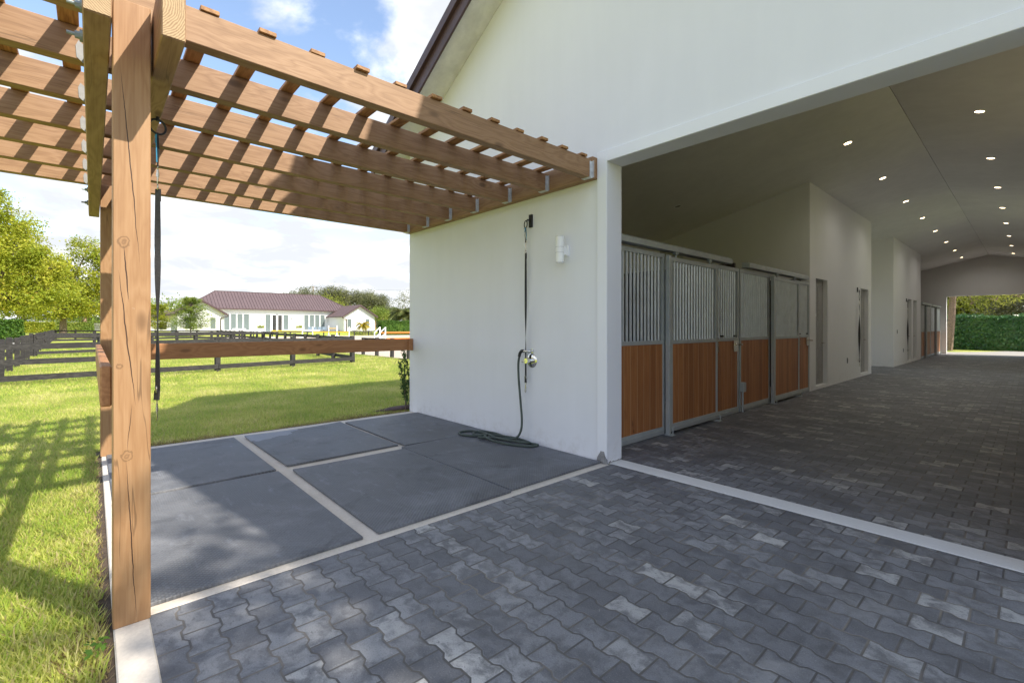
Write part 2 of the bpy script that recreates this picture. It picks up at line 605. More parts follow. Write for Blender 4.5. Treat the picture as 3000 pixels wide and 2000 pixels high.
    jw = mth(nt, 'ADD', 0.0030, mth(nt, 'MULTIPLY', noise(nt, p, 4, 3), 0.003))
    joint = smooth(nt, mth(nt, 'SUBTRACT', dist, jw), -0.001, 0.0012, 1.0, 0.0)
    sand = mixc(nt, smooth(nt, noise(nt, p, 2.2, 5), 0.42, 0.66), (0.085, 0.082, 0.080), (0.20, 0.18, 0.155))
    c = mixc(nt, joint, tone, sand)
    speck = smooth(nt, noise(nt, p, 32, 2), 0.775, 0.80, 0.0, 0.8)
    c = mixc(nt, speck, c, (0.42, 0.40, 0.36))
    nt.links.new(c, b.inputs['Base Color'])
    nt.links.new(smooth(nt, mt, 0.3, 0.7, 0.50, 0.66), b.inputs['Roughness'])
    b.inputs['Specular IOR Level'].default_value = 0.45
    hgt = mth(nt, 'ADD', smooth(nt, dist, 0.001, 0.011), mth(nt, 'MULTIPLY', noise(nt, p, 70, 4), 0.10))
    hgt = mth(nt, 'ADD', hgt, mth(nt, 'MULTIPLY', rnd, 0.25))
    bump(nt, b, hgt, 0.6, 0.0045)
    return m


pavers = paver_mat()


def mat_mat():
    m, nt, b = new_mat("black_rubber_mat", (0.05, 0.053, 0.06), 0.55)
    p = pos(nt)
    oi = nd(nt, 'ShaderNodeObjectInfo')
    ad = nd(nt, 'ShaderNodeVectorMath', operation='ADD')
    nt.links.new(p, ad.inputs[0])
    cc = nd(nt, 'ShaderNodeCombineXYZ')
    nt.links.new(mth(nt, 'MULTIPLY', oi.outputs['Random'], 9.0), cc.inputs[0])
    nt.links.new(cc.outputs[0], ad.inputs[1])
    q = ad.outputs[0]
    n = noise(nt, q, 1.7, 7, 0.62, 0.5)
    c = ramp(nt, n, [(0.30, (0.078, 0.081, 0.089)), (0.48, (0.118, 0.122, 0.132)), (0.62, (0.175, 0.181, 0.194)), (0.78, (0.27, 0.275, 0.288))])
    dust = smooth(nt, noise(nt, mapping(nt, q, scale=(1.0, 3.0, 1)), 3.2, 6, 0.7), 0.55, 0.75, 0.0, 0.6)
    c = mixc(nt, dust, c, (0.25, 0.265, 0.295))
    speck = smooth(nt, noise(nt, q, 38, 2), 0.76, 0.79, 0.0, 0.6)
    c = mixc(nt, speck, c, (0.36, 0.35, 0.33))
    gr2 = noise(nt, p, 110, 3, 0.7)
    c = mixc(nt, smooth(nt, gr2, 0.52, 0.70, 0.0, 0.4), c, (0.030, 0.031, 0.034))
    sc2 = smooth(nt, noise(nt, mapping(nt, q, scale=(1.2, 4.5, 1), rot=(0, 0, 0.5)), 5, 7, 0.75, 0.5), 0.60, 0.70, 0.0, 0.40)
    c = mixc(nt, sc2, c, (0.30, 0.31, 0.325))
    dk = smooth(nt, noise(nt, mapping(nt, q, loc=(3, 3, 0)), 2.4, 7, 0.7, 0.6), 0.54, 0.68, 0.0, 0.6)
    c = mixc(nt, dk, c, (0.050, 0.052, 0.057))
    wet = nd(nt, 'ShaderNodeVectorMath', operation='LENGTH')
    nt.links.new(mapping(nt, p, scale=(2.5, 1.55, 0), loc=(6.50 * 2.5, -1.40 * 1.55, 0)), wet.inputs[0])
    wd = mth(nt, 'ADD', wet.outputs['Value'], mth(nt, 'MULTIPLY', mth(nt, 'SUBTRACT', noise(nt, p, 6, 5), 0.5), 0.8))
    wsep = nd(nt, 'ShaderNodeSeparateXYZ')
    nt.links.new(p, wsep.inputs[0])
    wd = mth(nt, 'ADD', wd, mth(nt, 'MULTIPLY', mth(nt, 'LESS_THAN', wsep.outputs['Y'], 1.345), 9.0))
    c = mixc(nt, smooth(nt, wd, 0.90, 0.94, 0.55, 0.0), c, (0.34, 0.36, 0.42))
    c = mixc(nt, smooth(nt, mth(nt, 'ABSOLUTE', mth(nt, 'SUBTRACT', wd, 0.94)), 0.0, 0.04, 0.5, 0.0), c, (0.04, 0.04, 0.045))
    nt.links.new(c, b.inputs['Base Color'])
    nt.links.new(smooth(nt, n, 0.3, 0.7, 0.48, 0.68), b.inputs['Roughness'])
    sp = nd(nt, 'ShaderNodeSeparateXYZ')
    nt.links.new(p, sp.inputs[0])
    k = 2 * math.pi / 0.030
    w = mth(nt, 'MULTIPLY', mth(nt, 'SINE', mth(nt, 'MULTIPLY', sp.outputs['X'], k)), mth(nt, 'SINE', mth(nt, 'MULTIPLY', sp.outputs['Y'], k)))
    wear = smooth(nt, noise(nt, q, 1.3, 4), 0.35, 0.6, 0.15, 1.0)
    stud = mth(nt, 'MULTIPLY', smooth(nt, w, -0.1, 0.4), wear)
    nt.links.new(mixc(nt, mth(nt, 'MULTIPLY', stud, 0.22), c, (0.30, 0.31, 0.335)), b.inputs['Base Color'])
    h = mth(nt, 'ADD', mth(nt, 'MULTIPLY', smooth(nt, w, 0.0, 0.5), wear), mth(nt, 'MULTIPLY', noise(nt, p, 60, 3), 0.4))
    bump(nt, b, h, 0.9, 0.004)
    return m


rubber = mat_mat()


def ground_mat():
    m, nt, b = new_mat("lawn_turf", (0.1, 0.12, 0.03), 0.95, spec=0.1)
    p = pos(nt)
    f = mth(nt, 'ADD', mth(nt, 'MULTIPLY', noise(nt, p, 0.25, 6, 0.65), 0.55), mth(nt, 'MULTIPLY', noise(nt, p, 5, 5, 0.7), 0.45))
    c = ramp(nt, f, [(0.30, (0.20, 0.275, 0.040)), (0.47, (0.34, 0.390, 0.066)), (0.60, (0.48, 0.480, 0.125)), (0.74, (0.57, 0.51, 0.24))])
    nt.links.new(c, b.inputs['Base Color'])
    bump(nt, b, noise(nt, p, 34, 5), 0.9, 0.05)
    return m


lawn_mat = ground_mat()


def leafy(name, stops, trans=0.35, rough=0.55, patch=0.6, dry=None, island=True, spec=0.25):
    m = bpy.data.materials.new(name)
    m.use_nodes = True
    nt = m.node_tree
    nt.nodes.clear()
    g = nd(nt, 'ShaderNodeNewGeometry')
    r = g.outputs['Random Per Island']
    n = noise(nt, g.outputs['Position'], patch, 4, 0.6)
    f = mth(nt, 'ADD', mth(nt, 'MULTIPLY', r, 0.5), mth(nt, 'MULTIPLY', smooth(nt, n, 0.25, 0.75), 0.5))
    c = ramp(nt, f, stops)
    if dry:
        c = mixc(nt, smooth(nt, r, dry[0], dry[0] + 0.02), c, dry[1])
    pr = nd(nt, 'ShaderNodeBsdfPrincipled')
    pr.inputs['Roughness'].default_value = rough
    pr.inputs['Specular IOR Level'].default_value = spec
    nt.links.new(c, pr.inputs['Base Color'])
    tr = nd(nt, 'ShaderNodeBsdfTranslucent')
    nt.links.new(mixc(nt, 0.5, c, tuple(x for x in stops[-1][1])), tr.inputs['Color'])
    mx = nd(nt, 'ShaderNodeMixShader')
    mx.inputs[0].default_value = trans
    nt.links.new(pr.outputs[0], mx.inputs[1])
    nt.links.new(tr.outputs[0], mx.inputs[2])
    o = nd(nt, 'ShaderNodeOutputMaterial')
    nt.links.new(mx.outputs[0], o.inputs['Surface'])
    return m


grass_mat = leafy("lawn_blades", [(0.12, (0.180, 0.320, 0.032)), (0.36, (0.330, 0.460, 0.052)), (0.60, (0.560, 0.580, 0.130)), (0.84, (0.76, 0.70, 0.34))], 0.5, 0.6, 0.9, dry=(0.88, (0.52, 0.43, 0.22)))
leaf_big = leafy("yellow_green_leaves", [(0.1, (0.150, 0.215, 0.018)), (0.5, (0.330, 0.380, 0.034)), (0.9, (0.58, 0.54, 0.07))], 0.45, patch=0.35, dry=(0.98, (0.50, 0.36, 0.06)))
leaf_mid = leafy("mid_green_leaves", [(0.1, (0.10, 0.17, 0.026)), (0.5, (0.20, 0.28, 0.045)), (0.9, (0.36, 0.39, 0.08))], 0.35, patch=0.4)
leaf_dark = leafy("dark_olive_needles", [(0.1, (0.070, 0.084, 0.036)), (0.5, (0.140, 0.150, 0.066)), (0.9, (0.24, 0.24, 0.115))], 0.25, patch=0.12)
leaf_hedge = leafy("bright_hedge_leaves", [(0.1, (0.030, 0.085, 0.010)), (0.5, (0.070, 0.150, 0.018)), (0.9, (0.15, 0.24, 0.03))], 0.3, patch=0.5)
leaf_ficus = leafy("glossy_dark_hedge_leaves", [(0.1, (0.020, 0.075, 0.024)), (0.5, (0.048, 0.145, 0.040)), (0.9, (0.12, 0.23, 0.07))], 0.2, 0.35, patch=0.8, spec=0.5)
leaf_pine = leafy("light_pine_needles", [(0.1, (0.14, 0.19, 0.02)), (0.5, (0.28, 0.32, 0.045)), (0.9, (0.46, 0.45, 0.11))], 0.55, patch=0.5)
leaf_grey = leafy("sparse_grey_leaves", [(0.1, (0.075, 0.080, 0.05)), (0.5, (0.14, 0.14, 0.09)), (0.9, (0.25, 0.24, 0.17))], 0.3, patch=0.5)
leaf_yellow = leafy("golden_palm_leaves", [(0.1, (0.16, 0.16, 0.015)), (0.5, (0.36, 0.28, 0.02)), (0.9, (0.55, 0.38, 0.03))], 0.35, patch=0.8)
leaf_palm = leafy("palm_fronds", [(0.1, (0.05, 0.075, 0.018)), (0.5, (0.11, 0.13, 0.03)), (0.9, (0.20, 0.19, 0.06))], 0.25, patch=0.5)
leaf_shrub = leafy("narrow_shrub_leaves", [(0.1, (0.026, 0.062, 0.022)), (0.5, (0.065, 0.125, 0.036)), (0.9, (0.13, 0.20, 0.06))], 0.3, patch=4)
bark = plain("grey_brown_bark", (0.16, 0.12, 0.09), 0.9, var=0.4, scale=9, bmp=0.6)
bark_pine = plain("pine_bark", (0.23, 0.165, 0.125), 0.9, var=0.45, scale=14, bmp=0.6)
bark_palm = plain("ringed_palm_trunk", (0.34, 0.23, 0.16), 0.9, var=0.25, scale=5)

black_metal = plain("black_iron", (0.018, 0.018, 0.020), 0.45, 0.3)
galv = plain("galvanised_steel", (0.62, 0.63, 0.64), 0.42, 0.75, var=0.2, scale=22)
galv_white = plain("pale_zinc_plate", (0.30, 0.30, 0.295), 0.5, 0.2, var=0.12, scale=30)
grey_bolt = plain("dull_zinc_bolt", (0.30, 0.34, 0.34), 0.5, 0.6)
chrome = plain("polished_chrome", (0.80, 0.79, 0.76), 0.06, 1.0, var=0.03)
nickel = plain("worn_nickel", (0.60, 0.56, 0.48), 0.22, 1.0, var=0.1, scale=40)
strap_mat = plain("black_webbing", (0.022, 0.021, 0.021), 0.8, var=0.3, scale=60, bmp=0.4)
twine_blue = plain("blue_twine", (0.04, 0.24, 0.42), 0.8)
hose_mat = plain("green_rubber_hose", (0.050, 0.066, 0.054), 0.5, var=0.25, scale=12)
hose_black = plain("black_rubber_grip", (0.014, 0.014, 0.015), 0.5)
white_paint = plain("white_lamp_enamel", (0.86, 0.86, 0.85), 0.35, var=0.03)
white_gloss = plain("white_jump_paint", (0.82, 0.82, 0.80), 0.5, var=0.05)
brown_metal = plain("brown_roof_metal", (0.085, 0.050, 0.052), 0.45, 0.1, var=0.15, scale=3)
purple_roof = plain("mauve_brown_metal_roof", (0.135, 0.094, 0.094), 0.5, 0.1, var=0.08, scale=1.2)
seam_mat = purple_roof
stall_metal = plain("grey_powder_coat", (0.43, 0.46, 0.455), 0.45, 0.15, var=0.08)
bar_metal = plain("galvanised_bar", (0.60, 0.63, 0.63), 0.38, 0.3, var=0.1)
shutter = plain("grey_green_blind", (0.145, 0.180, 0.172), 0.35, var=0.08, scale=0.8)
dark_glass = plain("dark_window_glass", (0.045, 0.045, 0.045), 0.08, var=0.3, scale=0.9)
door_paint = plain("grey_door_paint", (0.30, 0.29, 0.27), 0.45, var=0.08)
yellow_paint = plain("yellow_pole_paint", (0.80, 0.50, 0.02), 0.5, var=0.08)
orange_paint = plain("orange_pole_paint", (0.85, 0.20, 0.02), 0.5, var=0.1)
sand = concrete("arena_sand", (0.50, 0.42, 0.33), 0.15)
path_mat = concrete("pale_path_gravel", (0.36, 0.34, 0.31), 0.2)
shavings = plain("pale_bounce_shavings", (0.62, 0.54, 0.42), 0.95, var=0.2, scale=20, bmp=0.6)
mulch = plain("red_brown_mulch", (0.075, 0.038, 0.030), 0.95, var=0.6, scale=30, bmp=1.0)
soil = plain("dark_soil", (0.075, 0.052, 0.035), 0.95, var=0.5, scale=30, bmp=1.0)
blue_fabric = plain("blue_grey_sling_fabric", (0.20, 0.26, 0.32), 0.7)
grey_gate = plain("grey_gate_metal", (0.30, 0.29, 0.27), 0.6)
plate_grey = plain("grey_plastic_plate", (0.22, 0.22, 0.22), 0.5)
backing = plain("dark_stall_backing", (0.050, 0.038, 0.030), 0.7, var=0.3, scale=4)
sign_white = plain("white_sign_plate", (0.8, 0.8, 0.78), 0.5)


def stall_wood():
    m, nt, b = new_mat("oiled_tongue_and_groove", (0.3, 0.12, 0.04), 0.5)
    p = pos(nt)
    sp = nd(nt, 'ShaderNodeSeparateXYZ')
    nt.links.new(p, sp.inputs[0])
    y = mth(nt, 'DIVIDE', sp.outputs['Y'], 0.138)
    wn = nd(nt, 'ShaderNodeTexWhiteNoise', noise_dimensions='1D')
    nt.links.new(mth(nt, 'FLOOR', y), wn.inputs['W'])
    fr = mth(nt, 'FRACT', y)
    e = mth(nt, 'MINIMUM', fr, mth(nt, 'SUBTRACT', 1.0, fr))
    v = nd(nt, 'ShaderNodeVectorMath', operation='ADD')
    nt.links.new(p, v.inputs[0])
    sc = nd(nt, 'ShaderNodeVectorMath', operation='SCALE')
    nt.links.new(wn.outputs['Color'], sc.inputs[0])
    sc.inputs['Scale'].default_value = 5
    nt.links.new(sc.outputs[0], v.inputs[1])
    g = noise(nt, mapping(nt, v.outputs[0], scale=(20, 22, 1.6)), 1, 5, 0.6, 0.8)
    c = ramp(nt, g, [(0.3, (0.30, 0.110, 0.036)), (0.5, (0.44, 0.180, 0.060)), (0.72, (0.53, 0.235, 0.088))])
    c = mixc(nt, mth(nt, 'MULTIPLY', wn.outputs['Value'], 0.65), c, (0.25, 0.088, 0.028))
    kn = smooth(nt, noise(nt, mapping(nt, v.outputs[0], scale=(6, 9, 4)), 1, 3), 0.70, 0.76, 0, 0.6)
    c = mixc(nt, kn, c, (0.11, 0.035, 0.012))
    gr = smooth(nt, e, 0.015, 0.055, 1.0, 0.0)
    c = mixc(nt, mth(nt, 'MULTIPLY', gr, 0.75), c, (0.52, 0.31, 0.16))
    nt.links.new(c, b.inputs['Base Color'])
    bump(nt, b, mth(nt, 'SUBTRACT', mth(nt, 'MULTIPLY', g, 0.2), gr), 0.6, 0.004)
    return m


stallwood = stall_wood()


def emit(name, c, s):
    m = bpy.data.materials.new(name)
    m.use_nodes = True
    nt = m.node_tree
    b = nt.nodes['Principled BSDF']
    b.inputs['Emission Color'].default_value = (*c, 1)
    b.inputs['Emission Strength'].default_value = s
    b.inputs['Base Color'].default_value = (0.8, 0.8, 0.8, 1)
    return m


lamp_glow = emit("lit_lamp_lens", (1.0, 0.76, 0.46), 5.0)

# ------------------------------------------------------------------ the ground
def terrain_z(x, y):
    # the house stands on a low pad
    d = np.clip((-71.0 - x) / 6.0, 0, 1)
    return 0.5 * d * d * (3 - 2 * d)


gx = np.concatenate([[-1500, -700, -300, -160, -110, -95, -88], np.arange(-84, -68, 1.0), [-60, -45, -30, -24, -20, -16, -12, -9, -6.71, -3, 0, 4, 8, 20, 60, 200, 700]])
gy = np.array([-900, -300, -120, -60, -30, -15, -8, -4, -2, -1, 0.075, 4, 8, 15, 25, 34, 45, 70, 120, 300, 900, 1600], float)
m = MB()
for a in gx:
    for b_ in gy:
        m.v.append((a, b_, float(terrain_z(a, b_)) - 0.012))
ny = len(gy)
for i in range(len(gx) - 1):
    for j in range(ny - 1):
        m.f.append((i * ny + j, (i + 1) * ny + j, (i + 1) * ny + j + 1, i * ny + j + 1))
lawn = struct(m.build("lawn", lawn_mat))

m = MB()
m.box(-2.80, 3.6, 0.20, 3.86, -0.02, 0.0)
m.box(-2.80, 0.06, 4.06, 32.3, -0.02, 0.0)
m.box(-3.13, -2.80, 4.08, 32.3, -0.02, 0.0)
m.box(-6.66, -3.13, 17.0, 20.3, -0.02, 0.0)
m.box(0.06, 0.4, 4.08, 32.3, -0.02, 0.0)
m.box(0.4, 5.5, 17.0, 20.3, -0.02, 0.0)
m.box(-8.2, -6.66, 17.0, 20.3, -0.02, 0.0)
m.box(-6.66, -3.13, 4.08, 17.0, -0.02, -0.004)
m.box(3.6, 9.0, 0.20, 3.70, -0.02, 0.0)
m.box(-1.3, 9.0, -9.0, 0.066, -0.02, 0.0)  # unseen yard paving, added to cut the green bounce from the lawn
paving = struct(m.build("paving", pavers))

m = MB().prism([(-4.2, 32.3), (12, 32.3), (12, 38.2), (-0.9, 38.2), (-1.7, 36.4), (-2.7, 34.9), (-4.2, 34.4)], 2, -0.02, 0.001)
drive = struct(m.build("driveway", path_mat))

# arena and path
m = MB().box(-70.0, -12.0, 9.9, 62, -0.02, 0.004)
struct(m.build("arena", sand))
m = MB()
pth = [(-36, -6.5), (-44, -4.2), (-60, -4.0), (-85, -7.5), (-120, -16)]
for (a, b_), (c, d) in zip(pth[:-1], pth[1:]):
    w0 = 1.6
    m.add([(a, b_ - w0, 0.004), (a, b_ + w0 * .5, 0.004), (c, d + w0 * .5, 0.004 + terrain_z(c, d)), (c, d - w0, 0.004 + terrain_z(c, d))], [(0, 1, 2, 3)])
struct(m.build("path", path_mat))

m = MB()
for x0_, x1_ in ((-6.64, -3.28), (0.54, 3.9)):
    for y0_, y1_ in ((4.08, 11.3), (26.35, 32.28)):
        m.box(x0_, x1_, y0_, y1_, -0.02, 0.03)
struct(m.build("stall_floor", shavings))  # pale bedding added to bounce daylight up to the ceiling
# wash-rack slab with kerb strip, threshold band
m = MB()
m.box(-6.72, -2.802, 0.202, 3.838, -0.10, 0.002)
m.box(-6.76, 3.6, 0.07, 0.20, -0.10, 0.006)
slab = struct(m.build("slab", conc, bevel=0.006))
m = MB().box(-2.832, 0.092, 3.862, 4.058, -0.10, 0.003)
struct(m.build("threshold_band", band_conc, bevel=0.003))
# bare soil line along the edges of the lawn
m = MB()
m.box(-6.80, -6.722, 0.2, 3.84, -0.05, -0.006)
m.box(-6.9, -1.3, 0.020, 0.069, -0.05, -0.006)
struct(m.build("soil_edge", soil))
m = MB()
for i in range(26):
    a = 2 * math.pi * i / 26
    r = 1 + 0.25 * math.sin(3 * a + 1) + 0.12 * math.sin(7 * a)
    m.v.append((-7.05 + 0.34 * r * math.cos(a), 4.55 + 0.95 * r * math.sin(a), 0.004))
m.v.append((-7.05, 4.55, 0.05))
m.f = [(i, (i + 1) % 26, 26) for i in range(26)]
struct(m.build("mulch_bed", mulch))

# ------------------------------------------------------------------ barn
FY, IY = 3.84, 4.07            # front wall outside / inside
XL, XR = -6.76, 4.02           # outer corners
RX, RS = -1.37, 0.564          # ridge x, roof slope
barn = thing("barn", "long white stucco horse barn with brown metal roof and a wide open aisle", "barn", (RX, FY, 0))
OL, OR, OT = -2.832, 0.092, 3.022
def gz(x):
    return 7.208 - RS * abs(x - RX)
m = MB()
m.prism([(XL, 0), (OL, 0), (OL, gz(OL)), (XL, gz(XL))], 1, FY, IY)
m.prism([(OR, 0), (XR, 0), (XR, gz(XR)), (OR, gz(OR))], 1, FY, IY)
m.prism([(OL, OT), (OR, OT), (OR, gz(OR)), (RX, gz(RX)), (OL, gz(OL))], 1, FY, IY)
m.build("front_wall", white_stucco, barn)
m = MB()
m.box(-2.952, OL, FY - 0.022, FY, 0, OT + 0.115)
m.box(OR, OR + 0.12, FY - 0.022, FY, 0, OT + 0.115)
m.box(OL, OR, FY - 0.022, FY, OT, OT + 0.115)
m.build("door_surround", trim_stucco, barn, bevel=0.004)
# side and end walls
BE = 32.3
m = MB()
CZ0 = 4.85
def cz(x):
    return CZ0 - 0.235 * abs(x - RX)
m.box(XL, XL + 0.12, IY, 17.15, 0, gz(XL))
m.box(XL, XL + 0.12, 20.15, BE, 0, gz(XL))
m.box(XL, XL + 0.12, 17.15, 20.15, 3.3, gz(XL))
m.build("side_wall", white_stucco, barn)
m = MB()
m.box(XR - 0.12, XR, IY, 17.15, 0, 1.0)
m.box(XR - 0.12, XR, IY, 17.15, 2.95, gz(XR))
for (ya, yb) in ((IY, 4.7), (7.3, 8.1), (10.7, 17.15)):  # piers between window openings added on the unseen side to let daylight in
    m.box(XR - 0.12, XR, ya, yb, 1.0, 2.95)
m.box(XR - 0.12, XR, 20.15, BE, 0, gz(XR))
m.box(XR - 0.12, XR, 17.15, 20.15, 3.3, gz(XR))
m.build("side_wall", white_stucco, barn)
EL, ER, ET = -2.87, 0.13, 2.905
m = MB()
m.prism([(XL, 0), (EL, 0), (EL, gz(EL)), (XL, gz(XL))], 1, BE, BE + 0.23)
m.prism([(ER, 0), (XR, 0), (XR, gz(XR)), (ER, gz(ER))], 1, BE, BE + 0.23)
m.prism([(EL, ET), (ER, ET), (ER, gz(ER)), (RX, gz(RX)), (EL, gz(EL))], 1, BE, BE + 0.23)
m.build("end_wall", inner_stucco, barn)
# ceiling: two sloping sheets with a ridge joint
m = MB()
x0, x1 = XL + 0.12, XR - 0.12
m.prism([(x0, cz(x0)), (RX - 0.004, cz(RX - 0.004)), (RX - 0.004, cz(RX) + 0.1), (x0, cz(x0) + 0.1)], 1, IY, BE)
m.prism([(RX + 0.004, cz(RX + 0.004)), (x1, cz(x1)), (x1, cz(x1) + 0.1), (RX + 0.004, cz(RX) + 0.1)], 1, IY, BE)
m.build("ceiling", ceil_mat, barn)
# inside walls with door openings
WX = -3.13
doors = [(11.71, 12.59), (15.71, 16.63), (23.04, 23.90), (24.34, 25.18)]
def aisle_wall(xa, xb, ya, yb, ds, top):
    mm = MB()
    y = ya
    for a, b_ in ds:
        mm.box(xa, xb, y, a, 0, 2.43)
        mm.box(xa, xb, a, b_, 0, 0.07)
        y = b_
    mm.box(xa, xb, y, yb, 0, 2.43)
    mm.prism([(xa, 2.43), (xb, 2.43), (xb, cz(xb) + 0.02), (xa, cz(xa) + 0.02)], 1, ya, yb)
    return mm
for side in (0, 1):
    for (ya, yb, ds) in ((11.3, 17.0, doors[:2]), (20.3, 26.2, doors[2:])):
        xa, xb = (WX - 0.15, WX) if side == 0 else (0.39, 0.54)
        aisle_wall(xa, xb, ya, yb, ds if side == 0 else [], 0).build("aisle_wall", inner_stucco, barn)
    xa, xb = (XL + 0.12, WX - 0.15) if side == 0 else (0.54, XR - 0.12)
    for yy, s in ((11.3, 1), (17.0, -1), (20.3, 1), (26.2, -1)):
        ya, yb = (yy, yy + 0.15) if s > 0 else (yy - 0.15, yy)
        mm = MB()
        mm.prism([(xa, 0), (xb, 0), (xb, cz(xb) + 0.02), (xa, cz(xa) + 0.02)], 1, ya, yb)
        mm.build("cross_wall", inner_stucco, barn)
for ya, yb in ((IY, 11.3), (26.2, BE)):
    MB().box(0.42, 0.52, ya, yb, 0, 2.3).build("stall_partition", stallwood, barn)
    MB().box(-6.62, -6.585, ya + 0.02, yb - 0.02, 0.03, 2.4).build("stall_backing", backing, barn)  # dark boards added behind the bars so the gaps look dark
    MB().box(-6.58, -3.29, yb - 0.05, yb - 0.015, 0.03, 2.4).build("stall_backing", backing, barn)
for yp in (7.72, 29.12):
    MB().box(-6.58, -3.20, yp - 0.03, yp + 0.03, 0.03, 2.4).build("stall_partition", backing, barn)
for k, (ya, yb) in enumerate(doors):
    d = MB()
    d.box(WX - 0.135, WX - 0.095, ya, yb, 0.072, 2.43)
    for (za, zb) in ((0.2, 0.72), (0.86, 1.35), (1.5, 2.28)):
        for (pa, pb) in ((0.1, 0.4), (0.5, 0.8)):
            f = (yb - ya) / 0.88
            d.box(WX - 0.094, WX - 0.088, ya + pa * f, ya + pb * f, za, zb)
    dd = d.build("door", door_paint, barn, bevel=0.004)
    h = MB()
    h.tube([(WX - 0.095, yb - 0.09, 1.0), (WX - 0.05, yb - 0.09, 1.0)], 0.012)
    h.tube([(WX - 0.05, yb - 0.06, 1.0), (WX - 0.05, yb - 0.2, 1.0)], 0.011)
    h.box(WX - 0.094, WX - 0.086, yb - 0.12, yb - 0.06, 0.92, 1.12)
    h.build("handle", nickel, dd)
    if k < 2:
        MB().box(WX - 0.094, WX - 0.084, ya + 0.12, ya + 0.34, 1.60, 1.67).build("name_plate", sign_white, dd)
# roof: outside sheet with rake fascia and soffit
OH, EV = 0.40, 0.50
ya, yb = FY - OH, BE + 0.23 + OH
for s in (-1, 1):
    xe = RX + s * ((RX - XL) + EV)
    m = MB()
    m.prism([(RX, gz(RX) + 0.21), (xe, gz(xe) + 0.21), (xe, gz(xe) + 0.27), (RX, gz(RX) + 0.27)], 1, ya, yb)
    n = int((yb - ya) / 0.45)
    for i in range(n + 1):
        y = ya + 0.03 + i * 0.45
        m.prism([(RX, gz(RX) + 0.272), (xe, gz(xe) + 0.272), (xe, gz(xe) + 0.305), (RX, gz(RX) + 0.305)], 1, y, y + 0.03)
    m.build("roof", brown_metal, barn)
    m = MB()
    m.prism([(RX, gz(RX) - 0.06), (xe, gz(xe) - 0.06), (xe, gz(xe) + 0.205), (RX, gz(RX) + 0.205)], 1, ya - 0.03, ya)
    m.prism([(RX, gz(RX) + 0.13), (xe, gz(xe) + 0.13), (xe, gz(xe) + 0.27), (RX, gz(RX) + 0.27)], 1, ya - 0.075, ya - 0.032)
    xa, xb = sorted((xe, xe + s * 0.03))
    m.prism([(xa, gz(xe) - 0.08), (xb, gz(xe) - 0.08), (xb, gz(xe) + 0.2), (xa, gz(xe) + 0.2)], 1, ya, yb)
    m.build("fascia", brown_metal, barn)
    m = MB()
    m.prism([(RX, gz(RX)), (xe, gz(xe)), (xe, gz(xe) + 0.05), (RX, gz(RX) + 0.05)], 1, ya, FY - 0.001)
    xw = XL - 0.001 if s < 0 else XR + 0.001
    m.prism([(xw, gz(xw)), (xe, gz(xe)), (xe, gz(xe) + 0.05), (xw, gz(xw) + 0.05)], 1, FY, yb)
    m.build("soffit", soffit_mat, barn)
# broken render at the foot of the pilaster
m = MB()
rr = random.Random(3)
nu, nv = 9, 7
for i in range(nv):
    for j in range(nu):
        t = i / (nv - 1)
        a = math.pi * (1.0 + j / (nu - 1))
        rad = 0.060 * (1 - 0.75 * t) * rr.uniform(0.75, 1.2)
        m.v.append((-2.885 + rad * 1.3 * math.cos(a), FY - 0.0225 + 0.55 * rad * math.sin(a) * rr.uniform(0.6, 1.1), 0.004 + t * 0.115))
for i in range(nv - 1):
    for j in range(nu - 1):
        m.f.append((i * nu + j, i * nu + j + 1, (i + 1) * nu + j + 1, (i + 1) * nu + j))
m.build("exposed_concrete", grey_conc, barn)
m = MB()
for i in range(16):
    a = OL + 0.002
    y = FY - 0.02 + i * 0.017
    h = rr.uniform(0.004, 0.022)
    m.box(OL - 0.004, a, y, y + 0.017, 0.003, h)
m.build("chipped_edge", grey_conc, barn)

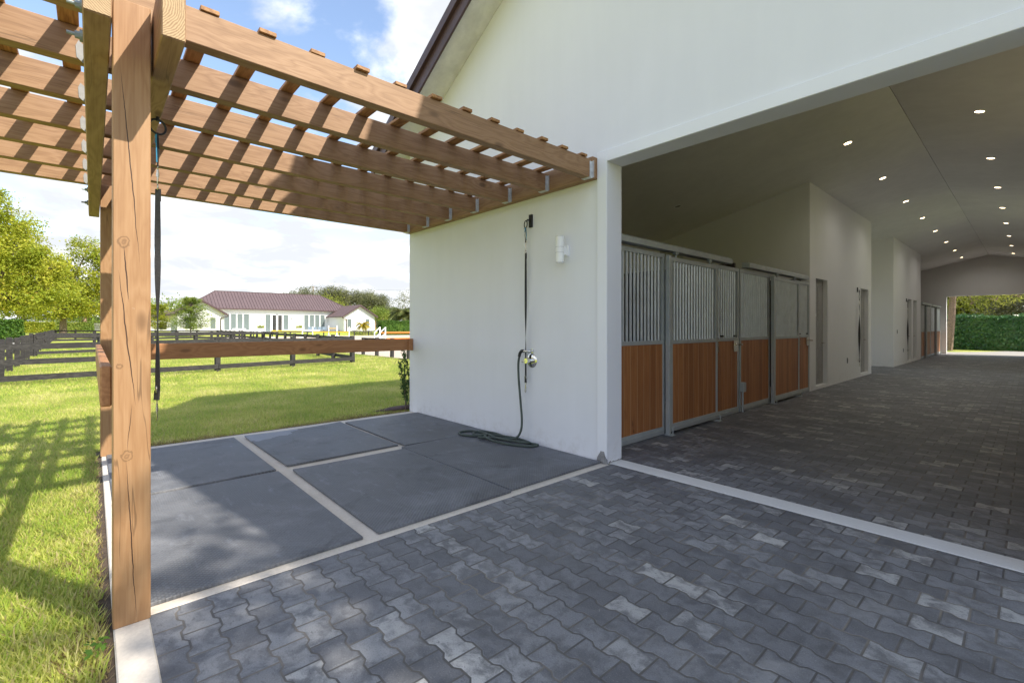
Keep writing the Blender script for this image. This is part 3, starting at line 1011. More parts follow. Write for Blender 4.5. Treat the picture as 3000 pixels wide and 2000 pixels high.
# ------------------------------------------------------------------ stalls
def stall_front(y0, y1, ydoor, ydoor_end, ym, label, group, depth=0.05):
    """fixed panel y0..ydoor, sliding door ydoor..ydoor_end, fixed panel to y1"""
    t = thing("stall_front", label, "horse stall", (-3.15, y0, 0), group)
    X = -3.17
    f = MB()
    def frame(mm, a, b_, x, zt, w=0.045, low=0.005):
        mm.box(x, x + 0.045, a, a + w, low, zt)
        mm.box(x, x + 0.045, b_ - w, b_, low, zt)
        mm.box(x, x + 0.045, a + w, b_ - w, low, low + 0.095)
        mm.box(x + 0.045, x + 0.052, a + w, b_ - w, low + 0.03, low + 0.06)
        mm.box(x, x + 0.045, a + w, b_ - w, 1.15, 1.20)
        mm.box(x, x + 0.045, a + w, b_ - w, zt - 0.055, zt)
    def bars(a, b_, x, zt):
        mm = MB()
        n = max(2, int(round((b_ - a) / 0.078)))
        for i in range(1, n):
            y = a + (b_ - a) * i / n
            mm.tube([(x, y, 1.195), (x, y, zt)], 0.0165, 8, False)
        return mm
    for a, b_ in ((y0, ydoor), (ydoor_end, y1)):
        f = MB()
        frame(f, a, b_, X, 2.30)
        f.build("panel_frame", stall_metal, t, bevel=0.003)
        MB().box(X + 0.010, X + 0.035, a + 0.045, b_ - 0.045, 0.10, 1.15).build("wood_panel", stallwood, t)
        bars(a + 0.04, b_ - 0.04, X + 0.022, 2.25).build("bar_grille", bar_metal, t, smooth=True)
    d = MB()
    XD = X + 0.075
    frame(d, ydoor + 0.012, ydoor_end + 0.03, XD, 2.26, 0.05, 0.04)
    d.box(XD - 0.005, XD + 0.05, ydoor - 0.035, ydoor + 0.011, 0.012, 2.275)
    dd = d.build("sliding_door", stall_metal, t, bevel=0.003)
    MB().box(XD + 0.010, XD + 0.035, ydoor + 0.062, ydoor_end - 0.02, 0.135, 1.15).build("wood_panel", stallwood, dd)
    bars(ydoor + 0.06, ydoor_end - 0.02, XD + 0.022, 2.205).build("bar_grille", bar_metal, dd, smooth=True)
    l = MB()
    l.box(X + 0.046, X + 0.056, y1 - 0.21, y1 - 0.05, 0.98, 1.15)
    l.tube([(X + 0.07, y1 - 0.19, 1.09), (X + 0.07, y1 + 0.01, 1.09)], 0.012)
    l.tube([(X + 0.07, y1 - 0.07, 1.09), (X + 0.13, y1 - 0.07, 1.09)], 0.014)
    l.build("latch", nickel, t, smooth=True)
    c = MB()
    for k in range(7):
        c.torus((XD + 0.055, ydoor_end + 0.02 + 0.004 * (k % 2), 1.20 - 0.032 * k), (1, 0.3 * (-1) ** k, 0), 0.013, 0.0035, 10, 5)
    c.build("chain", nickel, dd)
    for yy in (ydoor - 0.01, ydoor_end + 0.02):
        g = MB()
        g.tube([(XD + 0.03, yy, 0.015), (XD + 0.085, yy, 0.015), (XD + 0.085, yy, 0.075), (XD + 0.075, yy, 0.09)], 0.008, 6)
        g.box(XD - 0.02, XD + 0.09, yy - 0.045, yy + 0.045, 0.002, 0.012)
        g.build("floor_guide", stall_metal, t)
    k = MB()
    ty0, ty1 = ym
    k.prism([(X - 0.01, 2.335), (X + 0.115, 2.335), (X + 0.115, 2.40), (X + 0.08, 2.425), (X - 0.01, 2.425)], 1, ty0, ty1)
    kk = k.build("door_track", stall_metal, t, bevel=0.003)
    for yy in (ydoor + 0.18, ydoor_end - 0.18):
        w = MB()
        w.tube([(XD + 0.02, yy, 2.262), (XD + 0.02, yy, 2.334)], 0.012)
        w.box(XD + 0.0, XD + 0.04, yy - 0.04, yy + 0.04, 2.30, 2.333)
        w.build("roller", grey_bolt, dd)
    for yy in (y1 - 0.62, y1 - 0.16):
        fc = MB()
        fc.box(X + 0.022, X + 0.06, yy - 0.03, yy + 0.03, 1.215, 1.24)
        fc.build("bar_clip", black_metal, t)
    return t


stall_front(4.20, 7.70, 5.44, 6.75, (4.10, 7.30), "grey barred stall front with the brightest orange brown boards, right beside the open aisle doorway", "horse stall fronts")
stall_front(7.745, 11.25, 9.03, 10.34, (7.95, 10.95), "shaded barred stall front with dark brown boards, before the first narrow doorway", "horse stall fronts")
stall_front(26.25, 29.10, 27.30, 28.40, (26.3, 29.0), "distant stall front past the second pair of narrow doors", "horse stall fronts")
stall_front(29.15, 32.15, 30.5, 31.75, (29.2, 32.1), "farthest stall front, next to the sunny far doorway", "horse stall fronts")
t = thing("junction_box", "grey electrical box with conduit low on the post between two stall fronts", "electrical box", (-3.12, 7.74, 0))
MB().box(-3.124, -3.05, 7.715, 7.80, 0.33, 0.48).build("box_cover", stall_metal, t, bevel=0.006)
MB().tube([(-3.085, 7.745, 0.005), (-3.085, 7.745, 0.33)], 0.016, 10).build("conduit", stall_metal, t, smooth=True)


def wall_plate(y, z, label, cat="wall outlet", name="wall_outlet"):
    t = thing(name, label, cat, (WX, y, z))
    MB().box(WX, WX + 0.008, y - 0.045, y + 0.045, z - 0.07, z + 0.07).build("cover_plate", plate_grey, t, bevel=0.003)
    k = MB().box(WX + 0.008, WX + 0.012, y - 0.017, y + 0.017, z - 0.045, z + 0.045)
    k.build("socket", black_metal, t)


wall_plate(14.32, 0.51, "grey wall outlet beside the nearer indoor cross tie strap")
wall_plate(22.13, 0.51, "small grey outlet low on the farther aisle wall")
wall_plate(20.95, 1.20, "grey switch plate at chest height on the edge of the farther aisle wall", "light switch", "light_switch")

# recessed lamps in the aisle ceiling, lit
sl = math.atan(0.235)
LY = [10.05, 13.0, 15.85, 18.65, 21.5, 24.6, 27.6, 30.6]
ords = ["nearest", "second", "third", "fourth", "fifth", "sixth", "seventh", "farthest"]
def downlight(x, y, label, group):
    z = cz(x)
    t = thing("ceiling_downlight", label, "ceiling light", (x, y, z), group)
    s = 1 if x > RX else -1
    nrm = Vector((-s * math.sin(sl), 0, -math.cos(sl)))
    c = Vector((x, y, z))
    MB().torus(c + nrm * 0.003, nrm, 0.063, 0.008, 28, 6).build("trim_ring", white_paint, t, smooth=True)
    MB().tube([c + nrm * 0.001, c + nrm * 0.006], 0.056, 24).build("lens", lamp_glow, t)
    l = bpy.data.lights.new("downlight_beam", 'SPOT')
    l.energy = 18
    l.color = (1.0, 0.965, 0.91)
    l.spot_size = R(165)
    l.spot_blend = 1.0
    l.shadow_soft_size = 0.07
    lo = bpy.data.objects.new("downlight_beam", l)
    col.objects.link(lo)
    lo.parent = t
    lo.location = nrm * 0.02
    lo.rotation_euler = (-nrm).to_track_quat('Z', 'Y').to_euler()
for i, y in enumerate(LY):
    downlight(-2.19, y, "%s lit downlight in the left row of the aisle ceiling" % ords[i], "downlights in the aisle ceiling")
    downlight(-0.52, y, "%s lit downlight in the right row of the aisle ceiling" % ords[i], "downlights in the aisle ceiling")

# one unlit lamp and a small sensor over the stalls
ux, uy = -5.10, 9.40
t = thing("ceiling_downlight", "unlit downlight in the shaded ceiling above the nearest stall", "ceiling light", (ux, uy, cz(ux)))
nrm = Vector((math.sin(sl), 0, -math.cos(sl)))
c = Vector((ux, uy, cz(ux)))
MB().torus(c + nrm * 0.004, nrm, 0.07, 0.010, 24, 6).build("trim_ring", white_paint, t, smooth=True)
MB().tube([c + nrm * 0.001, c + nrm * 0.007], 0.062, 24).build("lens", plate_grey, t)

# ------------------------------------------------------------------ pergola
pg = thing("pergola", "brown timber pergola with open slat roof bolted to the barn front", "pergola", (-2.83, 0.13, 0))
RZ0, RZ1 = 2.875, 3.062
p1 = MB().box(-2.90, -2.76, 0.068, 0.204, 0.006, 2.86).build("post", wood_z, pg, bevel=0.004)
p2 = MB().box(-6.66, -6.52, 0.062, 0.20, 0.006, 2.86).build("post", wood_z, pg, bevel=0.004)
BZ0, BZ1 = 2.59, 2.873
for (ya, yb) in ((-0.030, 0.058), (0.215, 0.300)):
    bm_ = MB().box(-6.97, -2.432, ya, yb, BZ0, BZ1).build("beam", wood_x, pg, bevel=0.005)
    e = MB().box(-2.4315, -2.4295, ya + 0.004, yb - 0.004, BZ0 + 0.004, BZ1 - 0.004)
    e.build("end_grain", endgrain, bm_)
rx = [-2.97, -3.59, -4.21, -4.85, -5.46, -6.06, -6.63]
for x in rx:
    MB().box(x - 0.085, x, -0.95, 3.752, RZ0, RZ1).build("rafter", wood_y, pg, bevel=0.004)
    h = MB()
    h.box(x, x + 0.003, 3.722, 3.752, RZ0 - 0.003, RZ0 + 0.165)
    h.box(x - 0.088, x + 0.012, 3.700, 3.752, RZ0 - 0.006, RZ0 - 0.001)
    h.box(x, x + 0.035, 3.7485, 3.7515, RZ0 - 0.003, RZ0 + 0.165)
    h.build("joist_hanger", galv, pg)
    h = MB()
    h.prism([(-0.066, RZ0 + 0.012), (-0.032, RZ0 - 0.02), (-0.032, RZ0 + 0.085), (-0.058, RZ0 + 0.108), (-0.070, RZ0 + 0.075)], 0, x + 0.0005, x + 0.003)
    h.box(x + 0.003, x + 0.04, -0.034, -0.031, RZ0 - 0.09, RZ0 + 0.02)
    h.build("rafter_tie", galv_white, pg)
MB().box(-6.76, -2.955, 3.753, 3.838, 2.872, 3.09).build("ledger", wood_x, pg, bevel=0.004)
for k in range(-5, 12):
    y = 0.473 + 0.2865 * k
    rj = random.Random(k + 50)
    MB().box(-7.0 + rj.uniform(-.02, .02), -2.955 + rj.uniform(-0.012, 0.012), y - 0.0445 + rj.uniform(-.004, .004), y + 0.0445, RZ1 + 0.001, RZ1 + 0.026).build("slat", wood_slat, pg, bevel=0.003)
for xc in (-2.83, -6.59):
    for z in (2.665, 2.80):
        b = MB()
        b.tube([(xc, -0.030, z), (xc, -0.042, z)], 0.026, 12)
        b.tube([(xc, -0.042, z), (xc, -0.058, z)], 0.016, 6)
        b.tube([(xc, -0.058, z), (xc, -0.085, z)], 0.008, 8)
        b.build("bolt", grey_bolt, pg)
# rails between the posts and to the wall
MB().box(-6.70, -6.662, 0.202, 3.832, 0.995, 1.178).build("rail", wood_rail, pg, bevel=0.006)
MB().box(-6.662, -6.64, 3.755, 3.835, 0.992, 1.18).build("rail_cleat", wood_rail, pg, bevel=0.004)
MB().box(-6.62, -2.86, 0.026, 0.067, 1.0, 1.187).build("rail", wood_railx, pg, bevel=0.006)

# ------------------------------------------------------------------ rubber mats
def mat_(x0, x1, y0, y1, label, rot=0.0, curl=(0, 0, 0, 0), seed=0):
    t = 0.019
    cx_, cy_ = (x0 + x1) / 2, (y0 + y1) / 2
    n = 14
    m = MB()
    rr = random.Random(seed)
    for layer in (0, 1):
        for i in range(n + 1):
            for j in range(n + 1):
                u, v = i / n, j / n
                x = x0 + (x1 - x0) * u
                y = y0 + (y1 - y0) * v
                # corners lift a little
                lift = 0
                for (cu, cw), a in zip(((0, 0), (1, 0), (1, 1), (0, 1)), curl):
                    d = math.hypot(u - cu, v - cw)
                    lift += a * max(0, 1 - d / 0.55) ** 2
                z = 0.004 + lift + (t if layer else 0)
                dx, dy = x - cx_, y - cy_
                c, s = math.cos(rot), math.sin(rot)
                m.v.append((cx_ + c * dx - s * dy, cy_ + s * dx + c * dy, z))
    N = (n + 1) ** 2
    for i in range(n):
        for j in range(n):
            a = i * (n + 1) + j
            q = (a, a + n + 1, a + n + 2, a + 1)
            m.f.append(tuple(N + k for k in q))
            m.f.append(tuple(reversed(q)))
    edge = [(i, 0) for i in range(n)] + [(n, j) for j in range(n)] + [(i, n) for i in range(n, 0, -1)] + [(0, j) for j in range(n, 0, -1)]
    idx = [i * (n + 1) + j for i, j in edge]
    for a, b_ in zip(idx, idx[1:] + idx[:1]):
        m.f.append((a, b_, b_ + N, a + N))
    o = m.build("rubber_mat", rubber, None, bevel=0.003)
    return tag(o, label, "rubber mat", "rubber mats on the wash slab")


mat_(-4.715, -2.872, 0.115, 1.296, "black rubber mat nearest the front post, beside the pavers", seed=1)
mat_(-6.505, -4.775, 0.115, 1.290, "black rubber mat by the rear post and the lawn", 0.004, seed=2)
mat_(-4.655, -2.865, 1.402, 2.572, "black rubber mat in the middle row, edged by pavers", -0.004, (0.006, 0, 0, 0), seed=3)
mat_(-6.475, -4.845, 1.40, 2.60, "black rubber mat with a lifted corner and pale wet patch, middle of the lawn side", 0.012, (0.012, 0.004, 0, 0.018), seed=4)
mat_(-4.735, -2.885, 2.585, 3.79, "black rubber mat under the hose coil", 0.0, seed=5)
mat_(-6.485, -4.745, 2.655, 3.815, "black rubber mat in the far corner between wall and lawn", -0.008, (0, 0.008, 0, 0), seed=6)

# ------------------------------------------------------------------ wall lamp
t = thing("wall_lamp", "white up and down cylinder lamp on the barn wall", "wall lamp", (-3.36, FY, 2.2))
LX, LYy = -3.385, 3.735
MB().tube([(LX, LYy, 2.055), (LX, LYy, 2.345)], 0.044, 28).build("cylinder_shade", white_paint, t, smooth=True)
m = MB()
for z in (2.062, 2.165, 2.225, 2.338):
    m.torus((LX, LYy, z), (0, 0, 1), 0.0445, 0.0012, 28, 5)
m.build("seam_ring", plate_grey, t)
m = MB().box(LX - 0.012, LX + 0.022, LYy + 0.035, FY - 0.02, 2.145, 2.235)
m.box(LX - 0.03, LX + 0.04, FY - 0.02, FY, 2.135, 2.25)
m.build("bracket", white_paint, t, bevel=0.002)

# ------------------------------------------------------------------ cross ties
def snap(m, p, s=1.0):
    """small swivel snap hanging down from point p"""
    x, y, z = p
    m.torus((x, y, z - 0.012 * s), (0, 1, 0), 0.011 * s, 0.003 * s, 14, 6)
    m.tube([(x, y, z - 0.022 * s), (x, y, z - 0.042 * s)], 0.0055 * s, 8)
    m.tube([(x, y, z - 0.042 * s), (x, y, z - 0.066 * s)], 0.0075 * s, 8)
    m.tube([(x + 0.006 * s, y, z - 0.062 * s), (x + 0.008 * s, y, z - 0.10 * s), (x, y, z - 0.118 * s), (x - 0.010 * s, y, z - 0.105 * s), (x - 0.009 * s, y, z - 0.066 * s)], 0.0035 * s, 6)
    return z - 0.118 * s


def strap(m, p0, p1, w, th, twist0, twist1, n=40, kink=None):
    """flat webbing from p0 to p1, turning about its length"""
    p0, p1 = Vector(p0), Vector(p1)
    o = len(m.v)
    for i in range(n + 1):
        t = i / n
        p = p0.lerp(p1, t)
        if kink:
            p = p + Vector(kink) * math.sin(math.pi * t)
        s = t * t * (3 - 2 * t)
        a = twist0 + (twist1 - twist0) * s
        u = Vector((math.cos(a), math.sin(a), 0))
        v = Vector((-math.sin(a), math.cos(a), 0))
        for i2, j2 in ((-1, -1), (1, -1), (1, 1), (-1, 1)):
            m.v.append(tuple(p + u * (w / 2 * i2) + v * (th / 2 * j2)))
    for i in range(n):
        for k in range(4):
            k2 = (k + 1) % 4
            m.f.append((o + i * 4 + k, o + i * 4 + k2, o + (i + 1) * 4 + k2, o + (i + 1) * 4 + k))
    m.f.append((o, o + 1, o + 2, o + 3))
    m.f.append(tuple(o + n * 4 + k for k in (3, 2, 1, 0)))


def cross_tie(x, y, ztop, zbot, label, plate=None, a0=0.0, a1=math.pi, w=0.024, loop=0.17, blue=True):
    """ring, cord loop, snap, webbing strap, adjuster, lower snap"""
    t = thing("cross_tie", label, "tie strap", (x, y, ztop))
    ax = (0.35, 1, 0) if plate != 'x' else (1, 0.35, 0)
    rr_ = 0.042
    MB().torus((x, y, ztop - rr_), ax, rr_, 0.006, 28, 8).build("ring", black_metal, t, smooth=True)
    z = ztop - 2 * rr_
    m = MB()
    m.tube([(x - 0.004, y, z + 0.006), (x - 0.012, y, z - loop * 0.5), (x - 0.003, y, z - loop)], 0.004, 6)
    m.tube([(x + 0.004, y, z + 0.006), (x + 0.011, y + 0.004, z - loop * 0.5), (x + 0.003, y, z - loop)], 0.004, 6)
    m.build("cord_loop", strap_mat, t)
    if blue:
        m = MB()
        m.tube([(x + 0.003, y - 0.006, z + 0.004), (x + 0.016, y - 0.008, z - loop * 0.3), (x + 0.020, y - 0.006, z - loop * 0.85)], 0.003, 5)
        m.tube([(x, y - 0.007, z), (x - 0.022, y - 0.01, z - 0.012)], 0.003, 5)
        m.tube([(x, y - 0.007, z - 0.005), (x - 0.010, y - 0.01, z - 0.05)], 0.0025, 5)
        m.build("twine", twine_blue, t)
    m = MB()
    z2 = snap(m, (x, y, z - loop + 0.016), 1.0)
    m.torus((x, y, z2 - 0.008), (0, 1, 0), 0.016, 0.0035, 16, 6)
    m.build("snap_hook", nickel, t, smooth=True)
    m = MB()
    strap(m, (x, y, z2 - 0.018), (x, y, zbot + 0.17), w, 0.004, a0, a1, 60)
    strap(m, (x, y + 0.004, z2 - 0.018), (x, y + 0.004, z2 - 0.09), w, 0.003, a0, a0, 2)
    m.build("webbing", strap_mat, t)
    m = MB()
    m.torus((x, y - 0.004, zbot + 0.175), (0.2, 1, 0), w * 0.62, 0.004, 18, 6)
    m.build("adjuster_ring", nickel, t, smooth=True)
    m = MB()
    strap(m, (x, y - 0.002, zbot + 0.17), (x + 0.004, y - 0.006, zbot + 0.115), w, 0.010, a1, a1, 3)
    m.build("webbing_end", strap_mat, t)
    m = MB()
    snap(m, (x + 0.003, y - 0.004, zbot + 0.115), 1.0)
    m.build("snap_hook", nickel, t, smooth=True)
    return t


t = cross_tie(-3.972, FY - 0.050, 2.615, 0.60, "black webbing cross tie hanging from an iron ring on the barn wall above the hose", None, 0.0, math.pi, 0.026)
m = MB().box(-3.952, -3.902, FY - 0.022, FY, 2.535, 2.685)
m.tube([(-3.93, FY - 0.02, 2.615), (-3.945, FY - 0.05, 2.622), (-3.96, FY - 0.045, 2.60)], 0.010, 8)
m.build("wall_plate", black_metal, t, bevel=0.008)
MB().box(-3.998, -3.972, FY - 0.046, FY - 0.0445, 2.25, 2.30).build("paper_tag", sign_white, t)
t = cross_tie(-3.40, 0.283, 2.575, 0.83, "black webbing cross tie hanging under the pergola beam beside the front post", 'x', 0.75, 0.75 + math.pi, 0.030, 0.2)
MB().tube([(-3.40, 0.283, 2.565), (-3.40, 0.283, 2.59)], 0.009, 8).build("eye_bolt", black_metal, t)
t = cross_tie(WX + 0.05, 15.32, 2.36, 0.30, "black cross tie strap on the inside aisle wall between the first two doors", 'x', math.pi / 2, math.pi / 2 + math.pi, 0.05, 0.2, False)
MB().box(WX, WX + 0.022, 15.29, 15.35, 2.30, 2.43).build("wall_plate", black_metal, t, bevel=0.006)
t = cross_tie(WX + 0.05, 22.71, 2.36, 0.33, "distant black cross tie strap on the farther aisle wall, left of two narrow doors", 'x', math.pi / 2, math.pi / 2 + math.pi, 0.05, 0.2, False)
MB().box(WX, WX + 0.022, 22.68, 22.74, 2.30, 2.43).build("wall_plate", black_metal, t, bevel=0.006)

# ------------------------------------------------------------------ shower valve and hose
t = thing("water_valve", "polished chrome round water valve on the barn wall behind the strap", "water valve", (-3.90, FY, 0.98))
vx, vz = -3.915, 0.975
m = MB()
prof = [(0.0, 0.0), (0.083, 0.0), (0.083, 0.004), (0.072, 0.010), (0.03, 0.013)]
N = 36
o = 0
for (r_, d_) in prof[1:]:
    for k in range(N):
        a = 2 * math.pi * k / N
        m.v.append((vx + r_ * math.cos(a), FY - d_, vz + r_ * math.sin(a)))
for i in range(len(prof) - 2):
    for k in range(N):
        k2 = (k + 1) % N
        m.f.append((i * N + k, i * N + k2, (i + 1) * N + k2, (i + 1) * N + k))
m.f.append(tuple((len(prof) - 2) * N + k for k in range(N)))
m.build("escutcheon", chrome, t, smooth=True)
m = MB().tube([(vx, FY - 0.012, vz), (vx, FY - 0.075, vz)], [0.026, 0.024], 20)
m.tube([(vx, FY - 0.075, vz), (vx, FY - 0.105, vz)], 0.030, 20)
m.tube([(vx, FY - 0.095, vz), (vx - 0.065, FY - 0.10, vz - 0.01)], [0.010, 0.013], 10)
m.build("lever_handle", chrome, t, smooth=True)
m = MB().tube([(vx + 0.005, FY, 1.085), (vx + 0.005, FY - 0.05, 1.085), (vx - 0.02, FY - 0.07, 1.085), (vx - 0.075, FY - 0.07, 1.085)], 0.014, 14)
m.tube([(vx + 0.005, FY - 0.001, 1.085), (vx + 0.005, FY - 0.012, 1.085)], 0.024, 16)
m.build("hose_outlet", chrome, t, smooth=True)

h = thing("garden_hose", "dark green hose running from the chrome valve down to a loose coil on the mat", "hose", (-4.1, 3.7, 0.02))


def spline(pts, n=10):
    P = [Vector(p) for p in pts]
    out = []
    for i in range(len(P) - 1):
        p0, p1, p2, p3 = P[max(i - 1, 0)], P[i], P[i + 1], P[min(i + 2, len(P) - 1)]
        for k in range(n):
            t = k / n
            out.append(0.5 * ((2 * p1) + (-p0 + p2) * t + (2 * p0 - 5 * p1 + 4 * p2 - p3) * t * t + (-p0 + 3 * p1 - 3 * p2 + p3) * t ** 3))
    out.append(P[-1])
    return out


zf = 0.038
cxh, cyh = -4.22, 3.60
path = [(-4.055, FY - 0.075, 1.02), (-4.068, FY - 0.08, 0.93), (-4.055, FY - 0.085, 0.75), (-4.02, FY - 0.09, 0.50), (-3.985, FY - 0.10, 0.28), (-3.985, FY - 0.12, 0.15), (-4.03, FY - 0.16, 0.07), (-4.15, 3.60, zf + .02),
        (-4.32, 3.485, zf + 0.02), (-4.42, 3.44, zf + 0.01), (-4.36, 3.56, zf), (-4.10, 3.66, zf), (-3.85, 3.72, zf), (-3.72, 3.74, zf), (-3.74, 3.63, zf), (-3.95, 3.52, zf), (-4.18, 3.46, zf + 0.012), (-4.38, 3.50, zf + 0.02), (-4.47, 3.60, zf),
        (-4.56, 3.46, zf), (-4.70, 3.40, zf), (-4.83, 3.45, zf), (-4.80, 3.60, zf), (-4.60, 3.66, zf), (-4.40, 3.59, zf + 0.02), (-4.22, 3.55, zf + 0.022), (-3.98, 3.60, zf + 0.02), (-3.82, 3.68, zf + 0.015), (-3.90, 3.755, zf), (-4.12, 3.74, zf + 0.01),
        (-4.40, 3.60, zf + 0.02), (-4.60, 3.53, zf), (-4.70, 3.58, zf), (-4.68, 3.70, zf), (-4.50, 3.75, zf), (-4.30, 3.73, zf)]
MB().tube(spline(path, 9), 0.0135, 10).build("hose_tube", hose_mat, h, smooth=True)
MB().tube(spline([(vx - 0.07, FY - 0.07, 1.085), (vx - 0.105, FY - 0.072, 1.083), (vx - 0.132, FY - 0.073, 1.055), (-4.056, FY - 0.076, 1.015)], 6), [0.019] * 18 + [0.017], 10).build("hose_grip", hose_black, h, smooth=True)
m = MB().tube([(-4.31, 3.732, zf), (-4.25, 3.722, zf)], 0.017, 12)
m.tube([(-4.22, 3.718, zf), (-4.20, 3.714, zf)], 0.019, 12)
m.build("coupling", nickel, h, smooth=True)
MB().tube([(-4.265, 3.725, zf), (-4.215, 3.716, zf)], 0.0175, 12).build("coupling_collar", hose_black, h, smooth=True)

# ------------------------------------------------------------------ foliage helpers
def unit(v):
    return v / np.maximum(np.linalg.norm(v, axis=1, keepdims=True), 1e-9)


def leaf_quads(c, size, nrm, aspect=0.55, g=rng, droop=0.0):
    """one diamond leaf per centre"""
    n = len(c)
    a = unit(g.normal(size=(n, 3)) + np.array([0, 0, -droop]))
    u = unit(a - nrm * np.sum(a * nrm, 1, keepdims=True))
    w = np.cross(nrm, u)
    s = np.asarray(size).reshape(-1, 1)
    v = np.empty((n, 4, 3))
    v[:, 0] = c + u * s * 0.5
    v[:, 1] = c + w * s * 0.5 * aspect - u * s * 0.06
    v[:, 2] = c - u * s * 0.5
    v[:, 3] = c - w * s * 0.5 * aspect - u * s * 0.06
    return v.reshape(-1, 3)


def crown_points(lobes, n, g, clump=0.25, per=14, hollow=0.45):
    """clumps of leaves near the skin of several lobes"""
    vol = np.array([l[3] * l[4] * l[5] for l in lobes]) ** 0.75
    pick = g.choice(len(lobes), size=n // per + 1, p=vol / vol.sum())
    L = np.array(lobes)[pick]
    d = unit(g.normal(size=(len(pick), 3)))
    r = (hollow + (1 - hollow) * g.random((len(pick), 1)) ** 0.55) * (1 + 0.13 * g.normal(size=(len(pick), 1)))
    cc = L[:, :3] + d * r * L[:, 3:6]
    cs = clump * g.uniform(0.6, 1.4, (len(pick), 1))
    k = np.repeat(np.arange(len(pick)), per)
    off = g.normal(size=(len(k), 3)) * cs[k] * np.array([1, 1, 0.7])
    pts = cc[k] + off
    nrm = unit(d[k] * 0.7 + np.array([0, 0, 0.55]) + g.normal(size=(len(k), 3)) * 0.75)
    return pts, nrm


def limb(m, a, b, r0, r1, g, n=7, wob=0.06):
    a, b = np.array(a, float), np.array(b, float)
    L = np.linalg.norm(b - a)
    pts = []
    ph = g.uniform(0, 6, 2)
    for i in range(n):
        t = i / (n - 1)
        p = a + (b - a) * t
        p = p + np.array([math.sin(3 * t * 2 + ph[0]), math.cos(2.5 * t * 2 + ph[1]), 0.6 * math.sin(t * 3.1)]) * wob * L * t * (1.2 - t)
        pts.append(tuple(p))
    m.tube(pts, [r0 + (r1 - r0) * i / (n - 1) for i in range(n)], 7)


def tree(name, label, x, y, z0, lobes, n, size, leafm, barkm, trunk_r, seed, cat="tree", group=None, fork=0.35, clump=None, aspect=0.55, per=14, hollow=0.45, droop=0.0):
    g = np.random.default_rng(seed)
    t = thing(name, label, cat, (x, y, z0), group)
    lobes = [(x + l[0], y + l[1], z0 + l[2], l[3], l[4], l[5]) for l in lobes]
    top = max(l[2] for l in lobes)
    m = MB()
    fz = z0 + (top - z0) * fork
    limb(m, (x, y, z0 - 0.2), (x + 0.05 * top, y, fz), trunk_r, trunk_r * 0.75, g, wob=0.015)
    for l in lobes:
        limb(m, (x + 0.05 * top, y, fz - 0.1), (l[0], l[1], l[2] + 0.1 * l[5]), trunk_r * 0.55, trunk_r * 0.08, g)
        for q in range(3):
            d = unit(g.normal(size=(1, 3)))[0]
            limb(m, (l[0], l[1], l[2] - 0.2 * l[5]), (l[0] + d[0] * l[3] * .85, l[1] + d[1] * l[4] * .85, l[2] + abs(d[2]) * l[5] * .8), trunk_r * 0.16, trunk_r * 0.03, g, 5)
    m.build("trunk", barkm, t, smooth=True)
    pts, nrm = crown_points(lobes, n, g, clump if clump else size * 1.8, per, hollow)
    v = leaf_quads(pts, size * g.uniform(0.6, 1.3, len(pts)), nrm, aspect, g, droop)
    fast_mesh("crown", v, None, leafm, t)
    return t


def hedge(name, label, x0, x1, y0, y1, z0, z1, n, size, leafm, seed, group=None):
    """clipped hedge: a leafy shell over a core of the same leaves"""
    g = np.random.default_rng(seed)
    t = thing(name, label, "hedge", ((x0 + x1) / 2, (y0 + y1) / 2, z0), group)
    ax, ay, az = x1 - x0, y1 - y0, z1 - z0
    areas = np.array([ay * az, ay * az, ax * az, ax * az, ax * ay * 1.2])
    f = g.choice(5, size=n, p=areas / areas.sum())
    u, w = g.random(n), g.random(n)
    c = np.zeros((n, 3))
    nr = np.zeros((n, 3))
    for k in range(5):
        s = f == k
        if k < 2:
            c[s] = np.stack([np.full(s.sum(), x0 if k == 0 else x1), y0 + u[s] * ay, z0 + w[s] * az], 1)
            nr[s] = (-1 if k == 0 else 1, 0, 0)
        elif k < 4:
            c[s] = np.stack([x0 + u[s] * ax, np.full(s.sum(), y0 if k == 2 else y1), z0 + w[s] * az], 1)
            nr[s] = (0, -1 if k == 2 else 1, 0)
        else:
            c[s] = np.stack([x0 + u[s] * ax, y0 + w[s] * ay, np.full(s.sum(), z1)], 1)
            nr[s] = (0, 0, 1)
    bump_ = 0.10 * (np.sin(c[:, 0] * 2.1 + 1) + np.sin(c[:, 1] * 1.7 + 2) + np.sin(c[:, 2] * 3.0))
    c = c + nr * (g.normal(size=(n, 1)) * 0.07 - 0.05 + bump_[:, None] * 0.5)
    nr = unit(nr + g.normal(size=(n, 3)) * 0.6)
    v = leaf_quads(c, size * g.uniform(0.6, 1.3, n), nr, 0.6, g)
    fast_mesh("leaf_shell", v, None, leafm, t)
    core = MB().box(x0 + 0.18, x1 - 0.18, y0 + 0.18, y1 - 0.18, z0, z1 - 0.18)
    core.build("inner_growth", leafm, t)
    return t


